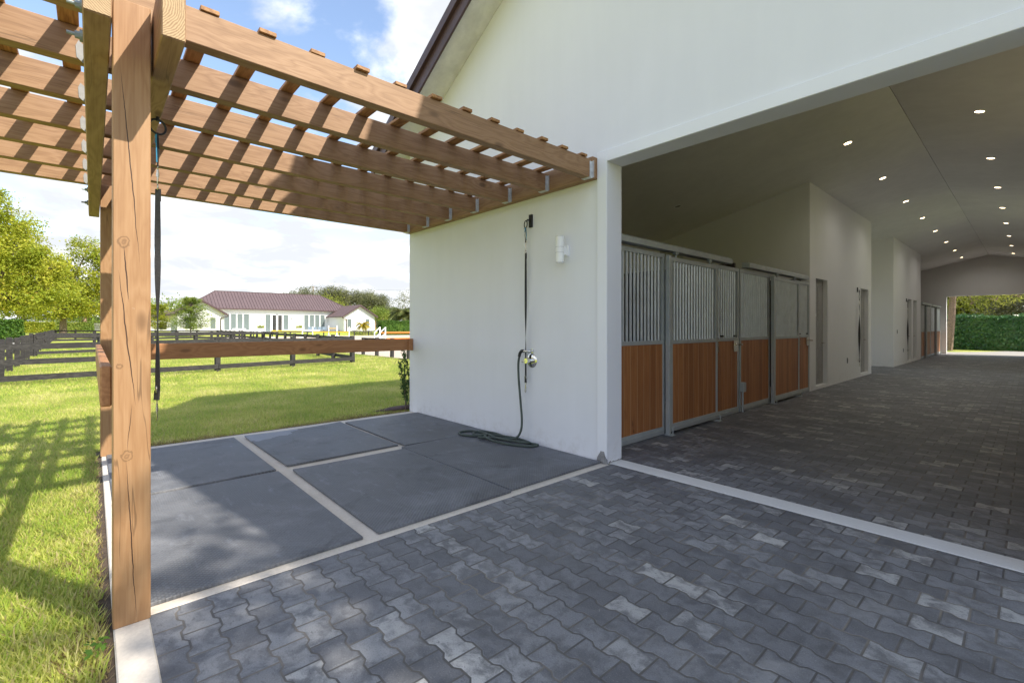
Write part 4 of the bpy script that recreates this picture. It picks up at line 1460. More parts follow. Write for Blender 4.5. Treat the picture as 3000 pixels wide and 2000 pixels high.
def frond_leaves(base, az, L, rise, fall, nl, lw, g):
    """spine points and leaflet triangles of one palm frond"""
    d = np.array([math.cos(az), math.sin(az), 0])
    sp = []
    for i in range(9):
        t = i / 8
        sp.append(np.array(base) + d * L * t * (1 - 0.15 * t) + np.array([0, 0, rise * t - fall * t * t]))
    sp = np.array(sp)
    V = []
    sd = np.array([-d[1], d[0], 0])
    for k in range(nl):
        t = 0.12 + 0.88 * k / (nl - 1)
        i = min(int(t * 8), 7)
        p = sp[i] + (sp[i + 1] - sp[i]) * (t * 8 - i)
        tg = (sp[i + 1] - sp[i])
        tg = tg / np.linalg.norm(tg)
        ll = L * 0.30 * math.sin(math.pi * (0.15 + 0.8 * t)) + 0.05
        for s in (-1, 1):
            tip = p + (sd * s * 0.8 + tg * 0.55 + np.array([0, 0, -0.35 + g.uniform(-.15, .1)])) * ll
            w = tg * lw
            V += [p - w, p + w, tip]
    return sp, V


def palm(name, label, x, y, z0, h, L, nf, seed, leafm, r=0.15, group=None, cat="palm tree", nl=26, lw=0.05):
    g = np.random.default_rng(seed)
    t = thing(name, label, cat, (x, y, z0), group)
    m = MB()
    n = 12
    m.tube([(x + 0.04 * h * math.sin(i / n * 1.5), y, z0 - 0.1 + (h + 0.1) * i / n) for i in range(n + 1)], [r * (1.15 - 0.3 * i / n + (0.06 if i % 2 else 0)) for i in range(n + 1)], 9)
    m.build("trunk", bark_palm, t, smooth=True)
    top = (x + 0.04 * h * math.sin(1.5), y, z0 + h)
    V = []
    m = MB()
    for k in range(nf):
        az = 2.4 * k + g.uniform(-.3, .3)
        e = k / nf
        sp, v = frond_leaves(top, az, L * g.uniform(.85, 1.1), L * (1.05 - 1.0 * e), L * (0.75 + 0.35 * e), nl, lw, g)
        V += v
        m.tube([tuple(p) for p in sp], [0.03 * (1 - 0.8 * i / 8) * L / 2 for i in range(9)], 5)
    fast_mesh("crown", np.array(V), None, leafm, t, 3)
    m.build("frond_stem", leafm, t)
    return t


CAM = np.array([0, 0, 1.37])
_th = math.atan(1520 / 1367.)
_fw = np.array([-math.sin(_th), math.cos(_th)])
_rt = np.array([math.cos(_th), math.sin(_th)])
def place(px, depth):
    """ground point that stands under photo column px at a given distance along the view"""
    p = _fw * depth + _rt * depth * (px - 1500) / 1367.
    return float(p[0]), float(p[1])
def height(py, depth):
    return 1.37 + (957 - py) / 1367. * depth

# ------------------------------------------------------------------ lawn blades
def blades(n, x0, x1, y0, y1, h, w, seed, keep=None):
    g = np.random.default_rng(seed)
    x = g.uniform(x0, x1, n)
    y = g.uniform(y0, y1, n)
    # tufts: pull blades together a little
    if keep is not None:
        k = keep(x, y)
        x, y = x[k], y[k]
        n = len(x)
    patch = 0.5 + 0.5 * np.sin(x * 1.9 + 1.3 * np.sin(y * 1.1)) * np.cos(y * 1.7 + np.sin(x * .9))
    hh = h * g.uniform(0.45, 1.25, n) * (0.75 + 0.4 * patch)
    a = g.uniform(0, 2 * np.pi, n)
    lean = g.uniform(0.15, 1.15, n) * hh
    ww = w * g.uniform(0.6, 1.3, n)
    v = np.empty((n, 3, 3))
    dx, dy = np.cos(a), np.sin(a)
    b = g.uniform(0, 2 * np.pi, n)
    v[:, 0] = np.stack([x - dy * ww, y + dx * ww, np.full(n, -0.012)], 1)
    v[:, 1] = np.stack([x + dy * ww, y - dx * ww, np.full(n, -0.012)], 1)
    v[:, 2] = np.stack([x + np.cos(b) * lean, y + np.sin(b) * lean, hh - 0.012], 1)
    return v.reshape(-1, 3)


def edge_keep(x, y):
    g = np.random.default_rng(5)
    bed = ((x + 7.05) / 0.36) ** 2 + ((y - 4.55) / 1.0) ** 2 > 1
    rag = 0.03 * np.sin(y * 23) + 0.03 * np.sin(y * 9 + 1)
    return bed & ~((x > -6.86 + rag) & (y > -0.02))
V = np.concatenate([
    blades(60000, -7.2, -1.7, -1.5, 0.035, 0.048, 0.0055, 1, lambda x, y: y < 0.03 + 0.02 * np.sin(x * 17) + 0.015 * np.sin(x * 41)),
    blades(9000, -13, -1.35, -6, -1.5, 0.06, 0.009, 6),
    blades(190000, -13.5, -6.72, -2.6, 9.2, 0.050, 0.0060, 2, edge_keep),
    blades(120000, -25, -13.5, -4.5, 9.85, 0.062, 0.011, 3),
    blades(60000, -45, -25, -9, 9.85, 0.085, 0.022, 4)])
tag(fast_mesh("grass", V, None, grass_mat, None, 3), "short lawn grass, green and straw coloured, around the slab", "grass", None, "stuff")

dry_mat = leafy("straw_blades", [(0.1, (0.16, 0.11, 0.05)), (0.5, (0.34, 0.26, 0.12)), (0.9, (0.52, 0.44, 0.22))], 0.3, 0.7, 1.5)
def slab_side(x, y):
    e = 0.16 + 0.14 * np.sin(y * 2.3 + 1) + 0.07 * np.sin(y * 7)
    return x > -6.76 - np.abs(e)
def kerb_side(x, y):
    e = 0.06 + 0.07 * np.sin(x * 5.1 + 2) + 0.035 * np.sin(x * 13)
    return y > -np.abs(e)
tag(fast_mesh("dry_grass", np.concatenate([
    blades(5200, -7.15, -6.725, 0.25, 3.85, 0.036, 0.0050, 12, slab_side),
    blades(4200, -6.6, -1.9, -0.18, 0.05, 0.034, 0.0042, 13, kerb_side)]), None, dry_mat, None, 3),
    "dry straw coloured grass along the edge of the slab and kerb", "dry grass", None, "stuff")

# a few weeds at the foot of the front post
g = np.random.default_rng(11)
t = thing("weed", "small bright weed growing at the kerb by the front post foot", "weed", (-2.60, 0.02, 0))
pts = np.array([-2.60, 0.02, 0.03]) + g.normal(size=(26, 3)) * np.array([0.05, 0.022, 0.02])
pts[:, 2] = np.abs(pts[:, 2]) + 0.01
fast_mesh("leaves", leaf_quads(pts, 0.032 * g.uniform(.6, 1.3, 26), unit(g.normal(size=(26, 3)) + np.array([0, 0, 1.5])), 0.5, g), None, leaf_hedge, t)

# ------------------------------------------------------------------ shrub at the wall corner
t = thing("corner_shrub", "thin upright shrub with narrow dark leaves at the barn corner", "shrub", (-6.98, 4.0, 0))
g = np.random.default_rng(21)
m = MB()
P, NN = [], []
for k in range(17):
    bx, by = -7.03 + g.normal() * 0.085, 3.98 + g.uniform(-0.18, 0.5)
    hgt = g.uniform(0.5, 1.22)
    tip = (bx + g.normal() * 0.07 - 0.02, by - g.uniform(0.0, 0.20), hgt)
    limb(m, (bx, by, 0), tip, 0.006, 0.002, g, 5, 0.04)
    for q in range(75):
        s = g.uniform(0.25, 1.0)
        p = np.array([bx, by, 0]) + (np.array(tip) - np.array([bx, by, 0])) * s
        P.append(p + g.normal(size=3) * 0.024)
        NN.append(g.normal(size=3))
m.build("stems", bark, t)
P, NN = np.array(P), unit(np.array(NN))
fast_mesh("leaves", leaf_quads(P, 0.085 * g.uniform(.6, 1.3, len(P)), NN, 0.26, g, -0.8), None, leaf_shrub, t)

# ------------------------------------------------------------------ paddock fences
def fence(a, b_, label, spacing=2.4, boards=((0.10, 0.235), (0.47, 0.60), (0.84, 0.975)), ptop=1.03, side=1, gap=None, name="paddock_fence", pw=0.065, group="black board paddock fences"):
    a, b_ = Vector((a[0], a[1], 0)), Vector((b_[0], b_[1], 0))
    d = (b_ - a)
    L = d.length
    d.normalize()
    n = max(1, round(L / spacing))
    s = Vector((-d.y, d.x, 0)) * side
    t = thing(name, label, "fence", a, group)
    rj = random.Random(int(L * 100))
    for i in range(n + 1):
        p = a + d * (L * i / n)
        m = MB()
        m.bar((p.x, p.y, -0.05), (p.x + rj.uniform(-.015, .015), p.y + rj.uniform(-.015, .015), ptop + rj.uniform(-0.03, 0.03)), pw * 2, pw * 2, up=(d.x, d.y, 0))
        m.build("post", fence_wood, t)
    for i in range(n):
        for z0, z1 in boards:
            p = a + d * (L * i / n + 0.004) + s * (pw + 0.016)
            q = a + d * (L * (i + 1) / n - 0.004) + s * (pw + 0.016)
            m = MB()
            e0, e1 = rj.uniform(-.012, .012), rj.uniform(-.012, .012)
            m.bar((p.x, p.y, (z0 + z1) / 2 + e0), (q.x, q.y, (z0 + z1) / 2 + e1), 0.028, z1 - z0)
            m.build("rail", fence_wood, t)
    return t


fence((-15.95, -1.70), (-17.35, 7.40), "black three board paddock fence nearest the wash rack, seen above and below the brown rail", 2.3, side=-1)
fence((-17.45, 7.42), (-37.0, 9.2), "black paddock fence running away along the sand arena side", side=-1)
fence((-37.05, 9.15), (-30.4, -1.95), "black paddock fence crossing the lawn behind the nearest one", side=1)
fence((-16.05, -1.78), (-30.3, -2.05), "black paddock fence with closely spaced posts along the left edge of the lawn", 2.4, side=1)
fence((-37.1, 9.25), (-58.0, 10.0), "black paddock fence continuing along the arena to the far corner", side=-1)
fence((-58.05, 9.95), (-72, -3.0), "farthest black paddock fence before the house and hedges", side=1)
fence((-30.5, -2.05), (-72, -3.1), "black paddock fence at far left running towards the hedges", side=1)
fence((-44.0, 9.3), (-40.5, -2.2), "black paddock fence dividing the middle paddocks", side=1)
fence((-71.0, 14.0), (-71.4, 52.0), "low single rail black fence on the far side of the sand arena", boards=((0.55, 0.70),), ptop=0.74)
fence((-22.1, 9.97), (-14.5, 9.9), "short black posts and rail at the near edge of the sand arena", 1.6, boards=((0.70, 0.83),), ptop=0.86)
# tubular gate in the left fence
t = thing("paddock_gate", "grey tube paddock gate standing open at the left fence", "gate", (-19.6, -2.25, 0))
m = MB()
m.tube(spline([(-19.2, -2.15, 0.1), (-19.2, -2.15, 1.12), (-19.28, -2.2, 1.2), (-21.0, -2.75, 1.2), (-21.08, -2.78, 1.12), (-21.08, -2.78, 0.1)], 5), 0.028, 8)
for z in (0.35, 0.6, 0.85):
    m.tube([(-19.2, -2.15, z), (-21.08, -2.78, z)], 0.018, 6)
m.build("tube_frame", galv, t, smooth=True)

# grey metal gate with pillar, far left
gx0, gy0 = place(222, 84)
gx1, gy1 = place(335, 92)
t = thing("drive_gate", "grey vertical bar gate with a square pillar far behind the left lawn", "gate", (gx0, gy0, 0))
m = MB().box(gx0 - 0.3, gx0 + 0.3, gy0 - 0.3, gy0 + 0.3, 0, height(946, 84))
m.build("pillar", grey_gate, t)
m = MB()
d = Vector((gx1 - gx0, gy1 - gy0, 0))
for z in (0.75, 1.95):
    m.bar((gx0, gy0, z), (gx1, gy1, z), 0.05, 0.08)
n = 46
for i in range(n):
    p = Vector((gx0, gy0, 0)) + d * ((i + 0.5) / n)
    m.tube([(p.x, p.y, 0.4), (p.x, p.y, 1.98)], 0.022, 4)
m.build("bar_panel", grey_gate, t)

# ------------------------------------------------------------------ the house beyond the arena
HB = 0.48
house = thing("stable_house", "long white house with mauve brown standing seam roof beyond the arena", "house", (-84, 23, HB))
HX = -84.0
m = MB().box(-92, HX, 10.7, 35.3, HB, 4.34)
m.build("wall", house_white, house)
# main hipped roof with seams
ev = (-92.5, -83.5, 10.2, 35.8)
ze, zr = 4.27, 7.17
ra, rb = (-88, 14.7, zr), (-88, 31.3, zr)
c00, c01, c11, c10 = (ev[1], ev[2], ze), (ev[1], ev[3], ze), (ev[0], ev[3], ze), (ev[0], ev[2], ze)
m = MB()
m.add([c00, c01, rb, ra], [(0, 1, 2, 3)])
m.add([c01, c11, rb], [(0, 1, 2)])
m.add([c11, c10, ra, rb], [(0, 1, 2, 3)])
m.add([c10, c00, ra], [(0, 1, 2)])
m.add([(x, y, z - 0.16) for x, y, z in (c00, c01, c11, c10)], [(3, 2, 1, 0)])
for p, q in ((c00, c01), (c01, c11), (c11, c10), (c10, c00)):
    m.add([p, q, (q[0], q[1], q[2] - 0.16), (p[0], p[1], p[2] - 0.16)], [(0, 1, 2, 3)])
k = 0
y = ev[2] + 0.4
while y < ev[3] - 0.2:
    # seam on the front slope from eave up to ridge or hip
    t1 = min(1.0, (y - ev[2]) / 4.5, (ev[3] - y) / 4.5)
    m.bar((ev[1], y, ze + 0.02), (ev[1] - 4.5 * t1, y, ze + (zr - ze) * t1 + 0.02), 0.04, 0.11)
    y += 0.45
for p, q in ((ra, rb), (c00, ra), (c01, rb)):
    m.bar((p[0], p[1], p[2] + 0.03), (q[0], q[1], q[2] + 0.03), 0.16, 0.07)
roof = m.build("roof", purple_roof, house)
MB().box(ev[1] - 0.02, ev[1] + 0.10, ev[2], ev[3], ze - 0.19, ze - 0.03).build("gutter", brown_metal, house)


def window(parent, x, y0, y1, z0, z1, pane=shutter, fr=0.07):
    f = MB()
    f.box(x, x + 0.06, y0 - fr, y1 + fr, z1, z1 + fr)
    f.box(x, x + 0.06, y0 - fr, y1 + fr, z0 - fr, z0)
    f.box(x, x + 0.06, y0 - fr, y0, z0, z1)
    f.box(x, x + 0.06, y1, y1 + fr, z0, z1)
    w = f.build("window", white_gloss, parent)
    MB().box(x + 0.002, x + 0.02, y0, y1, z0, z1).build("pane", pane, w)
    return w


for y0, y1 in ((15.25, 15.98), (16.16, 16.88), (17.05, 17.80), (17.97, 18.72), (27.22, 27.95), (28.15, 28.88), (29.05, 29.80), (29.97, 30.72)):
    window(house, HX, y0, y1, 0.86, 3.41)
window(house, HX, 21.10, 21.88, 0.60, 3.38)
window(house, HX, 23.87, 24.64, 0.90, 3.38)
f = MB()
for a, b_ in ((21.97, 22.17), (22.74, 23.03), (23.63, 23.80)):
    f.box(HX, HX + 0.07, a, b_, HB, 3.40)
f.box(HX, HX + 0.07, 22.17, 23.63, 3.29, 3.40)
dd = f.build("door", white_gloss, house)
for a, b_ in ((22.17, 22.74), (23.03, 23.63)):
    MB().box(HX + 0.002, HX + 0.03, a, b_, HB + 0.12, 3.29).build("glass", dark_glass, dd)
for yl in (20.62, 25.12):
    MB().tube([(HX + 0.1, yl, 2.6), (HX + 0.1, yl, 3.0)], 0.06, 8).build("porch_lamp", plate_grey, house)


def wing(yc, hw, name_l, wins, xf=-77.0):
    zE, zA = 3.08, 5.05
    s = (zA - zE) / hw
    m = MB()
    m.prism([(yc - hw + 0.42, HB), (yc + hw - 0.42, HB), (yc + hw - 0.42, zE + s * 0.42 - 0.12), (yc, zA - 0.12), (yc - hw + 0.42, zE + s * 0.42 - 0.12)], 0, -84.0, xf)
    m.build("wall", house_white, house)
    m = MB()
    for sg in (-1, 1):
        m.prism([(yc, zA - 0.10), (yc + sg * hw, zE - 0.10), (yc + sg * hw, zE + 0.06), (yc, zA + 0.06)], 0, -87.0, xf + 0.45)
        xx = xf + 0.3
        while xx > -86:
            m.bar((xx, yc, zA + 0.08), (xx, yc + sg * hw, zE + 0.08), 0.035, 0.05)
            xx -= 0.45
    m.build("roof", purple_roof, house)
    m = MB()
    for sg in (-1, 1):
        m.prism([(yc, zA - 0.16), (yc + sg * hw, zE - 0.16), (yc + sg * hw, zE + 0.09), (yc, zA + 0.09)], 0, xf + 0.452, xf + 0.50)
    m.build("fascia", brown_metal, house)
    for w in wins:
        window(house, xf, *w)
    return zE


wing(34.1, 3.15, "r", [(31.95, 32.6, 1.15, 2.68), (35.15, 35.85, 1.15, 2.66)])
wing(11.25, 3.15, "l", [(12.30, 12.95, 1.10, 2.66), (9.4, 10.1, 1.10, 2.66)])
f = MB()
f.box(-80.8, -78.6, 31.50, 31.53, HB, 2.75)
sd = f.build("side_door", white_gloss, house)
for a, b_ in ((-80.65, -79.8), (-79.55, -78.75)):
    MB().box(a, b_, 31.48, 31.499, HB + 0.1, 2.65).build("glass", shutter, sd)
for (ye, yw) in ((30.98, 31.47), (14.38, 13.90)):
    sg = 1 if yw > ye else -1
    MB().tube(spline([(-76.62, ye, 3.0), (-76.62, ye, 2.85), (-76.85, yw + sg * 0.25, 2.62), (-76.92, yw + sg * 0.32, 2.4), (-76.92, yw + sg * 0.32, HB)], 5), 0.06, 7).build("downspout", brown_metal, house, smooth=True)

# planters, bench and chairs on the terrace
m = MB().box(-83.9, -79.5, 14.6, 30.9, HB - 0.1, HB + 0.03)
struct(m.build("terrace", band_conc))
for k, yc in enumerate((20.2, 26.05)):
    t = thing("planter", "white box planter with spiky plants %s the glass doors of the far house" % ("left of" if k == 0 else "right of"), "planter", (-83, yc, HB), "planters by the far house")
    m = MB()
    for a, b_, c_, d_ in ((-83.3, -82.6, yc - 0.52, yc - 0.46), (-83.3, -82.6, yc + 0.46, yc + 0.52), (-83.3, -83.24, yc - 0.46, yc + 0.46), (-82.66, -82.6, yc - 0.46, yc + 0.46)):
        m.box(a, b_, c_, d_, HB + 0.03, 1.12)
    m.box(-83.24, -82.66, yc - 0.46, yc + 0.46, HB + 0.03, 1.06)
    m.build("box", white_gloss, t)
    g = np.random.default_rng(40 + k)
    V = []
    for q in range(70):
        b0 = np.array([-82.95 + g.uniform(-.25, .25), yc + g.uniform(-.45, .45), 1.05])
        tip = b0 + np.array([g.normal() * .12, g.normal() * .16, g.uniform(.4, .85)])
        w = np.array([0, 0.05, 0])
        V += [b0 - w, b0 + w, tip]
    fast_mesh("spiky_plant", np.array(V), None, leaf_pine, t, 3)
t = thing("garden_bench", "low white bench on the terrace in front of the left windows of the house", "bench", (-81, 16.8, HB))
MB().box(-81.4, -80.7, 15.9, 17.7, HB + 0.36, HB + 0.44).build("seat", white_gloss, t)
MB().box(-81.45, -81.38, 15.9, 17.7, HB + 0.30, HB + 0.62).build("backrest", white_gloss, t)
for yy in (16.0, 17.6):
    MB().box(-81.35, -80.75, yy - 0.05, yy + 0.05, HB + 0.03, HB + 0.36).build("leg", white_gloss, t)


def patio_chair():
    t = thing("patio_chair", "blue grey patio chair on the house terrace", "chair", (0, 0, 0), "patio chairs by the far house")
    MB().box(-0.28, 0.28, -0.3, 0.3, 0.38, 0.42).build("seat", blue_fabric, t)
    MB().box(-0.30, -0.26, -0.3, 0.3, 0.42, 0.85).build("backrest", blue_fabric, t)
    for a in (-0.27, 0.25):
        for b_ in (-0.29, 0.27):
            MB().box(a, a + 0.03, b_, b_ + 0.03, 0, 0.38).build("leg", plate_grey, t)
    return t
c0 = patio_chair()
spots = [(27.15, "leftmost of the blue grey patio chairs below the right windows of the house"), (27.95, "blue grey patio chair second from the left on the terrace"), (28.75, "blue grey patio chair third from the left on the terrace"), (29.5, "rightmost blue grey patio chair on the terrace")]
for i, (y, lb) in enumerate(spots):
    c = c0 if i == 0 else copy_tree(c0)
    c.location = (-80.6, y, HB + 0.03)
    c['label'] = lb

# a second house glimpsed behind the trees
def small_house(px, depth, hw, dz, label):
    x, y = place(px, depth)
    t = thing("distant_house", label, "house", (x, y, 0))
    MB().box(x - 3.5, x + 3.5, y - hw, y + hw, 0, 2.9 + dz).build("wall", house_white, t)
    m = MB()
    zE, zA = 2.9 + dz, 4.6 + dz
    m.add([(x + 4, y - hw - .5, zE), (x + 4, y + hw + .5, zE), (x - 4, y + hw + .5, zE), (x - 4, y - hw - .5, zE), (x, y - hw + 3, zA), (x, y + hw - 3, zA)],
          [(0, 1, 5, 4), (1, 2, 5), (2, 3, 4, 5), (3, 0, 4), (3, 2, 1, 0)])
    m.build("roof", purple_roof, t)
    for q in (-0.5, 0.4):
        window(t, x + 3.5, y + q * hw, y + q * hw + 1.2, 0.8, 2.2, dark_glass)
small_house(488, 98, 3.0, 0.3, "small white house wing half hidden behind the young trees at left")
small_house(205, 112, 5.5, 0.2, "white house glimpsed under the big trees at far left")

# ------------------------------------------------------------------ show jumps
def standard(x, y, h, label, wing_to=None, d=(0, 1)):
    t = thing("jump_standard", label, "jump standard", (x, y, 0), "white jump standards in the arena")
    MB().box(x - 0.055, x + 0.055, y - 0.055, y + 0.055, 0.05, h).build("upright", white_gloss, t)
    m = MB()
    m.box(x - 0.35, x + 0.35, y - 0.04, y + 0.04, 0.004, 0.09)
    m.box(x - 0.04, x + 0.04, y - 0.35, y + 0.35, 0.004, 0.085)
    m.build("foot", white_gloss, t)
    if wing_to:
        wx, wy, wh = wing_to
        MB().box(wx - 0.05, wx + 0.05, wy - 0.05, wy + 0.05, 0.03, wh).build("wing_post", white_gloss, t)
        m = MB()
        m.bar((x, y, h - 0.06), (wx, wy, wh - 0.06), 0.05, 0.10)
        m.bar((x, y, 0.62), (wx, wy, 0.15), 0.05, 0.10)
        m.build("brace", white_gloss, t)
    return t


def pole(a, b_, r, mat, label):
    t = MB().tube([a, b_], r, 12).build("jump_pole", mat, None, smooth=True)
    return tag(t, label, "jump pole", "jump poles in the arena")


jl = [(793, 57, 1.40, "white jump standard left of the nearer yellow pole"), (886, 58.5, 1.15, "white jump standard right of the nearer yellow pole"), (916, 60, 1.38, "white jump standard left of the longer yellow pole"), (1023, 60, 1.38, "white jump standard right of the longer yellow pole"), (963, 69.5, 1.55, "small white jump standard left of the farthest yellow pole"), (987, 69.5, 1.55, "small white jump standard right of the farthest yellow pole")]
J = []
for px, dp, h_, lb in jl:
    x, y = place(px, dp)
    J.append((x, y))
    standard(x, y, h_, lb)
pole((J[0][0], J[0][1], 0.86), (J[1][0], J[1][1], 0.84), 0.062, yellow_paint, "yellow jump pole in front of the glass doors of the far house")
pole((J[2][0], J[2][1], 0.70), (J[3][0], J[3][1], 0.70), 0.062, yellow_paint, "longest yellow jump pole, left of the golden palm")
pole((J[4][0], J[4][1], 1.12), (J[5][0], J[5][1], 1.12), 0.055, yellow_paint, "short yellow jump pole, farthest in the arena")
x, y = place(1113, 52)
wx, wy = place(1097, 51)
standard(x, y, 1.36, "white winged jump standard, left one at the orange poles", (wx, wy, 0.78))
x2, y2 = place(1129, 51)
wx, wy = place(1112, 50)
standard(x2, y2, 1.34, "white winged jump standard, right one at the orange poles", (wx, wy, 0.76))
e1 = place(1260, 56)
pole((x, y, 0.68), (e1[0], e1[1], 0.66), 0.07, orange_paint, "upper orange jump pole beside the white winged standards")
e2 = place(1260, 55)
pole((x2, y2, 0.76), (e2[0], e2[1], 0.76), 0.055, orange_paint, "top orange jump pole just above the other")
pole((x2 + .2, y2, 0.075), (e2[0], e2[1], 0.075), 0.07, orange_paint, "orange jump pole lying on the sand")

# ------------------------------------------------------------------ trees
x, y = place(-20, 46)
tree("broadleaf_tree", "big yellow green tree at far left, tallest in view", x, y, 0,
     [(0, -1.0, 13.3, 2.2, 2.4, 2.2), (0.4, 1.9, 11.6, 1.7, 1.5, 1.4), (0.5, -2.6, 10.2, 2.4, 2.4, 2.2), (1.4, 1.6, 8.8, 2.0, 2.2, 1.6), (0.8, 3.9, 7.6, 1.7, 1.7, 1.5), (1.2, 0.4, 6.4, 2.4, 2.4, 1.6), (1.0, 4.4, 5.2, 1.9, 2.0, 1.4), (1.0, 1.8, 3.9, 2.4, 2.6, 1.4), (0, -3, 5, 3, 3, 2.4)],
     42000, 0.25, leaf_big, bark, 0.36, 101, hollow=0.55, clump=0.36, per=40, fork=0.3)
x, y = place(185, 62)
tree("broadleaf_tree", "wide yellow green tree with two domes behind the left hedges", x, y, 0,
     [(0, -4.6, 12.6, 2.0, 2.0, 2.0), (0.3, -3.0, 11.4, 1.5, 1.5, 1.5), (0.3, 2.2, 11.8, 2.0, 1.9, 1.7), (0.5, 4.4, 10.2, 1.6, 1.7, 1.5), (0, 0.2, 9.2, 1.6, 1.5, 1.4), (0, -5.4, 9.2, 2.4, 2.4, 2.0), (0.8, -2.2, 8.2, 2.2, 2.2, 1.8), (0.6, 2.6, 7.6, 2.2, 2.4, 1.6), (0.4, 5.0, 7.0, 1.6, 1.7, 1.3), (0.6, 0.2, 6.0, 2.2, 2.2, 1.5), (0.5, -4.8, 5.6, 2.6, 2.8, 1.8), (0.5, 3.6, 4.6, 2.4, 2.6, 1.5), (0.2, -1.0, 3.8, 2.4, 3.4, 1.4)],
     46000, 0.27, leaf_big, bark, 0.42, 102, hollow=0.55, clump=0.38, per=40, fork=0.25)
x, y = place(70, 72)
tree("broadleaf_tree", "mid green tree filling the gap behind the two large left trees", x, y, 0,
     [(0, 0, 9.5, 4, 4.2, 3.4), (0, 5, 6.5, 3.6, 3.6, 3.2), (0, -5, 7, 3.6, 3.8, 3.4), (0, 0, 4, 4, 6, 2.8)], 14000, 0.36, leaf_mid, bark, 0.4, 103, hollow=0.5, clump=0.5, per=40)
x, y = place(300, 110)
tree("broadleaf_tree", "distant tree just left of the front post, behind the palm", x, y, 0,
     [(0, -3, 8.6, 4, 4, 3.2), (0, 4, 7, 4, 4.6, 3), (0, 0, 4, 4, 7.5, 3)], 7000, 0.5, leaf_mid, bark, 0.35, 104)
x, y = place(440, 120)
tree("broadleaf_tree", "distant round green tree right of the hanging strap", x, y, 0,
     [(0, -2, 6.2, 4, 5.4, 2.6), (0, 6.5, 6.2, 4, 5, 2.5), (0, 0, 3.2, 4, 9, 2.6)], 7000, 0.5, leaf_mid, bark, 0.3, 105)
x, y = place(560, 128)
tree("broadleaf_tree", "distant bushy tree behind the young trees, left of the house roof", x, y, 0,
     [(0, -2, 5.6, 4, 5, 2.6), (0, 4, 5.2, 4, 4.4, 2.5), (0, 0, 3, 4, 7, 2.6)], 6000, 0.5, leaf_mid, bark, 0.3, 106)


def layered_tree(name, label, x, y, h, spread, n, seed, leafm, bare=0.25):
    """young tree: straight stem with flat tiers of fine leaves"""
    g = np.random.default_rng(seed)
    t = thing(name, label, "tree", (x, y, 0))
    m = MB()
    limb(m, (x, y, -0.1), (x + 0.05, y, h * 0.97), 0.085, 0.015, g, 8, 0.012)
    P = []
    for k in range(80):
        s = bare + (1 - bare) * (k + g.random()) / 80
        az = 2.4 * k + g.uniform(-.4, .4)
        R_ = spread * (math.sin(math.pi * min(1, 0.22 + 0.76 * s)) ** 0.7) * g.uniform(0.55, 1.1)
        a = np.array([x, y, h * s])
        b_ = a + np.array([math.cos(az) * R_, math.sin(az) * R_, 0.12 * R_ + (0.30 * R_ if s > 0.8 else 0)])
        limb(m, a, b_, 0.025, 0.005, g, 5, 0.05)
        q = int(n / 80)
        u = g.uniform(0.25, 1.05, (q, 1))
        c = a + (b_ - a) * u + g.normal(size=(q, 3)) * np.array([0.24, 0.24, 0.15]) * (0.5 + 0.7 * (1 - s))
        P.append(c)
    m.build("trunk", bark, t)
    P = np.concatenate(P)
    nr = unit(g.normal(size=P.shape) * 0.5 + np.array([0, 0, 1]))
    fast_mesh("crown", leaf_quads(P, 0.145 * g.uniform(.6, 1.3, len(P)), nr, 0.6, g), None, leafm, t)
x, y = place(559, 60)
layered_tree("young_tree", "young tree with airy flat tiers of leaves in the paddock, left of the house", x, y, 5.0, 2.5, 15000, 107, leaf_mid, 0.2)
x, y = place(462, 72)
layered_tree("young_tree", "feathery young tree behind the hanging strap, left of the taller young tree", x, y, 4.6, 3.3, 15000, 108, leaf_big, 0.2)
for px, dp, py, lb, s in ((590, 84, 950, "small golden palm clump left of the house downspout", 131), (607, 83, 952, "second small golden palm, nearer the left house window", 132)):
    x, y = place(px, dp - 12)
    palm("golden_palm", lb, x, y, 0.3, height(py, dp - 12) - 0.6, 0.95, 11, s, leaf_yellow, 0.06, nl=12, lw=0.05)
x, y = place(1064, 76)
palm("golden_palm", "golden yellow palm in front of the right house wing", x, y, 0.3, 1.35, 1.55, 16, 133, leaf_yellow, 0.09, nl=16, lw=0.07)
g0 = random.Random(8)
for i in range(9):
    px = 1030 + i * 8.2
    x, y = place(px, 75 + g0.uniform(-.5, .5))
    zt = float(terrain_z(x, y))
    g = np.random.default_rng(200 + i)
    t = thing("flower_shrub", "low pale flowering shrub in the row before the right house wing", "shrub", (x, y, zt), "flowering shrubs before the house wing")
    P = np.array([x, y, zt + 0.4]) + g.normal(size=(160, 3)) * np.array([0.12, 0.14, 0.2])
    fast_mesh("leaves", leaf_quads(P, 0.12 * g.uniform(.6, 1.3, 160), unit(g.normal(size=(160, 3))), 0.5, g), None, leaf_grey if i % 2 else leaf_mid, t)
    MB().tube([(x, y, zt - 0.05), (x, y, zt + 0.5)], 0.02, 5).build("stem", bark, t)

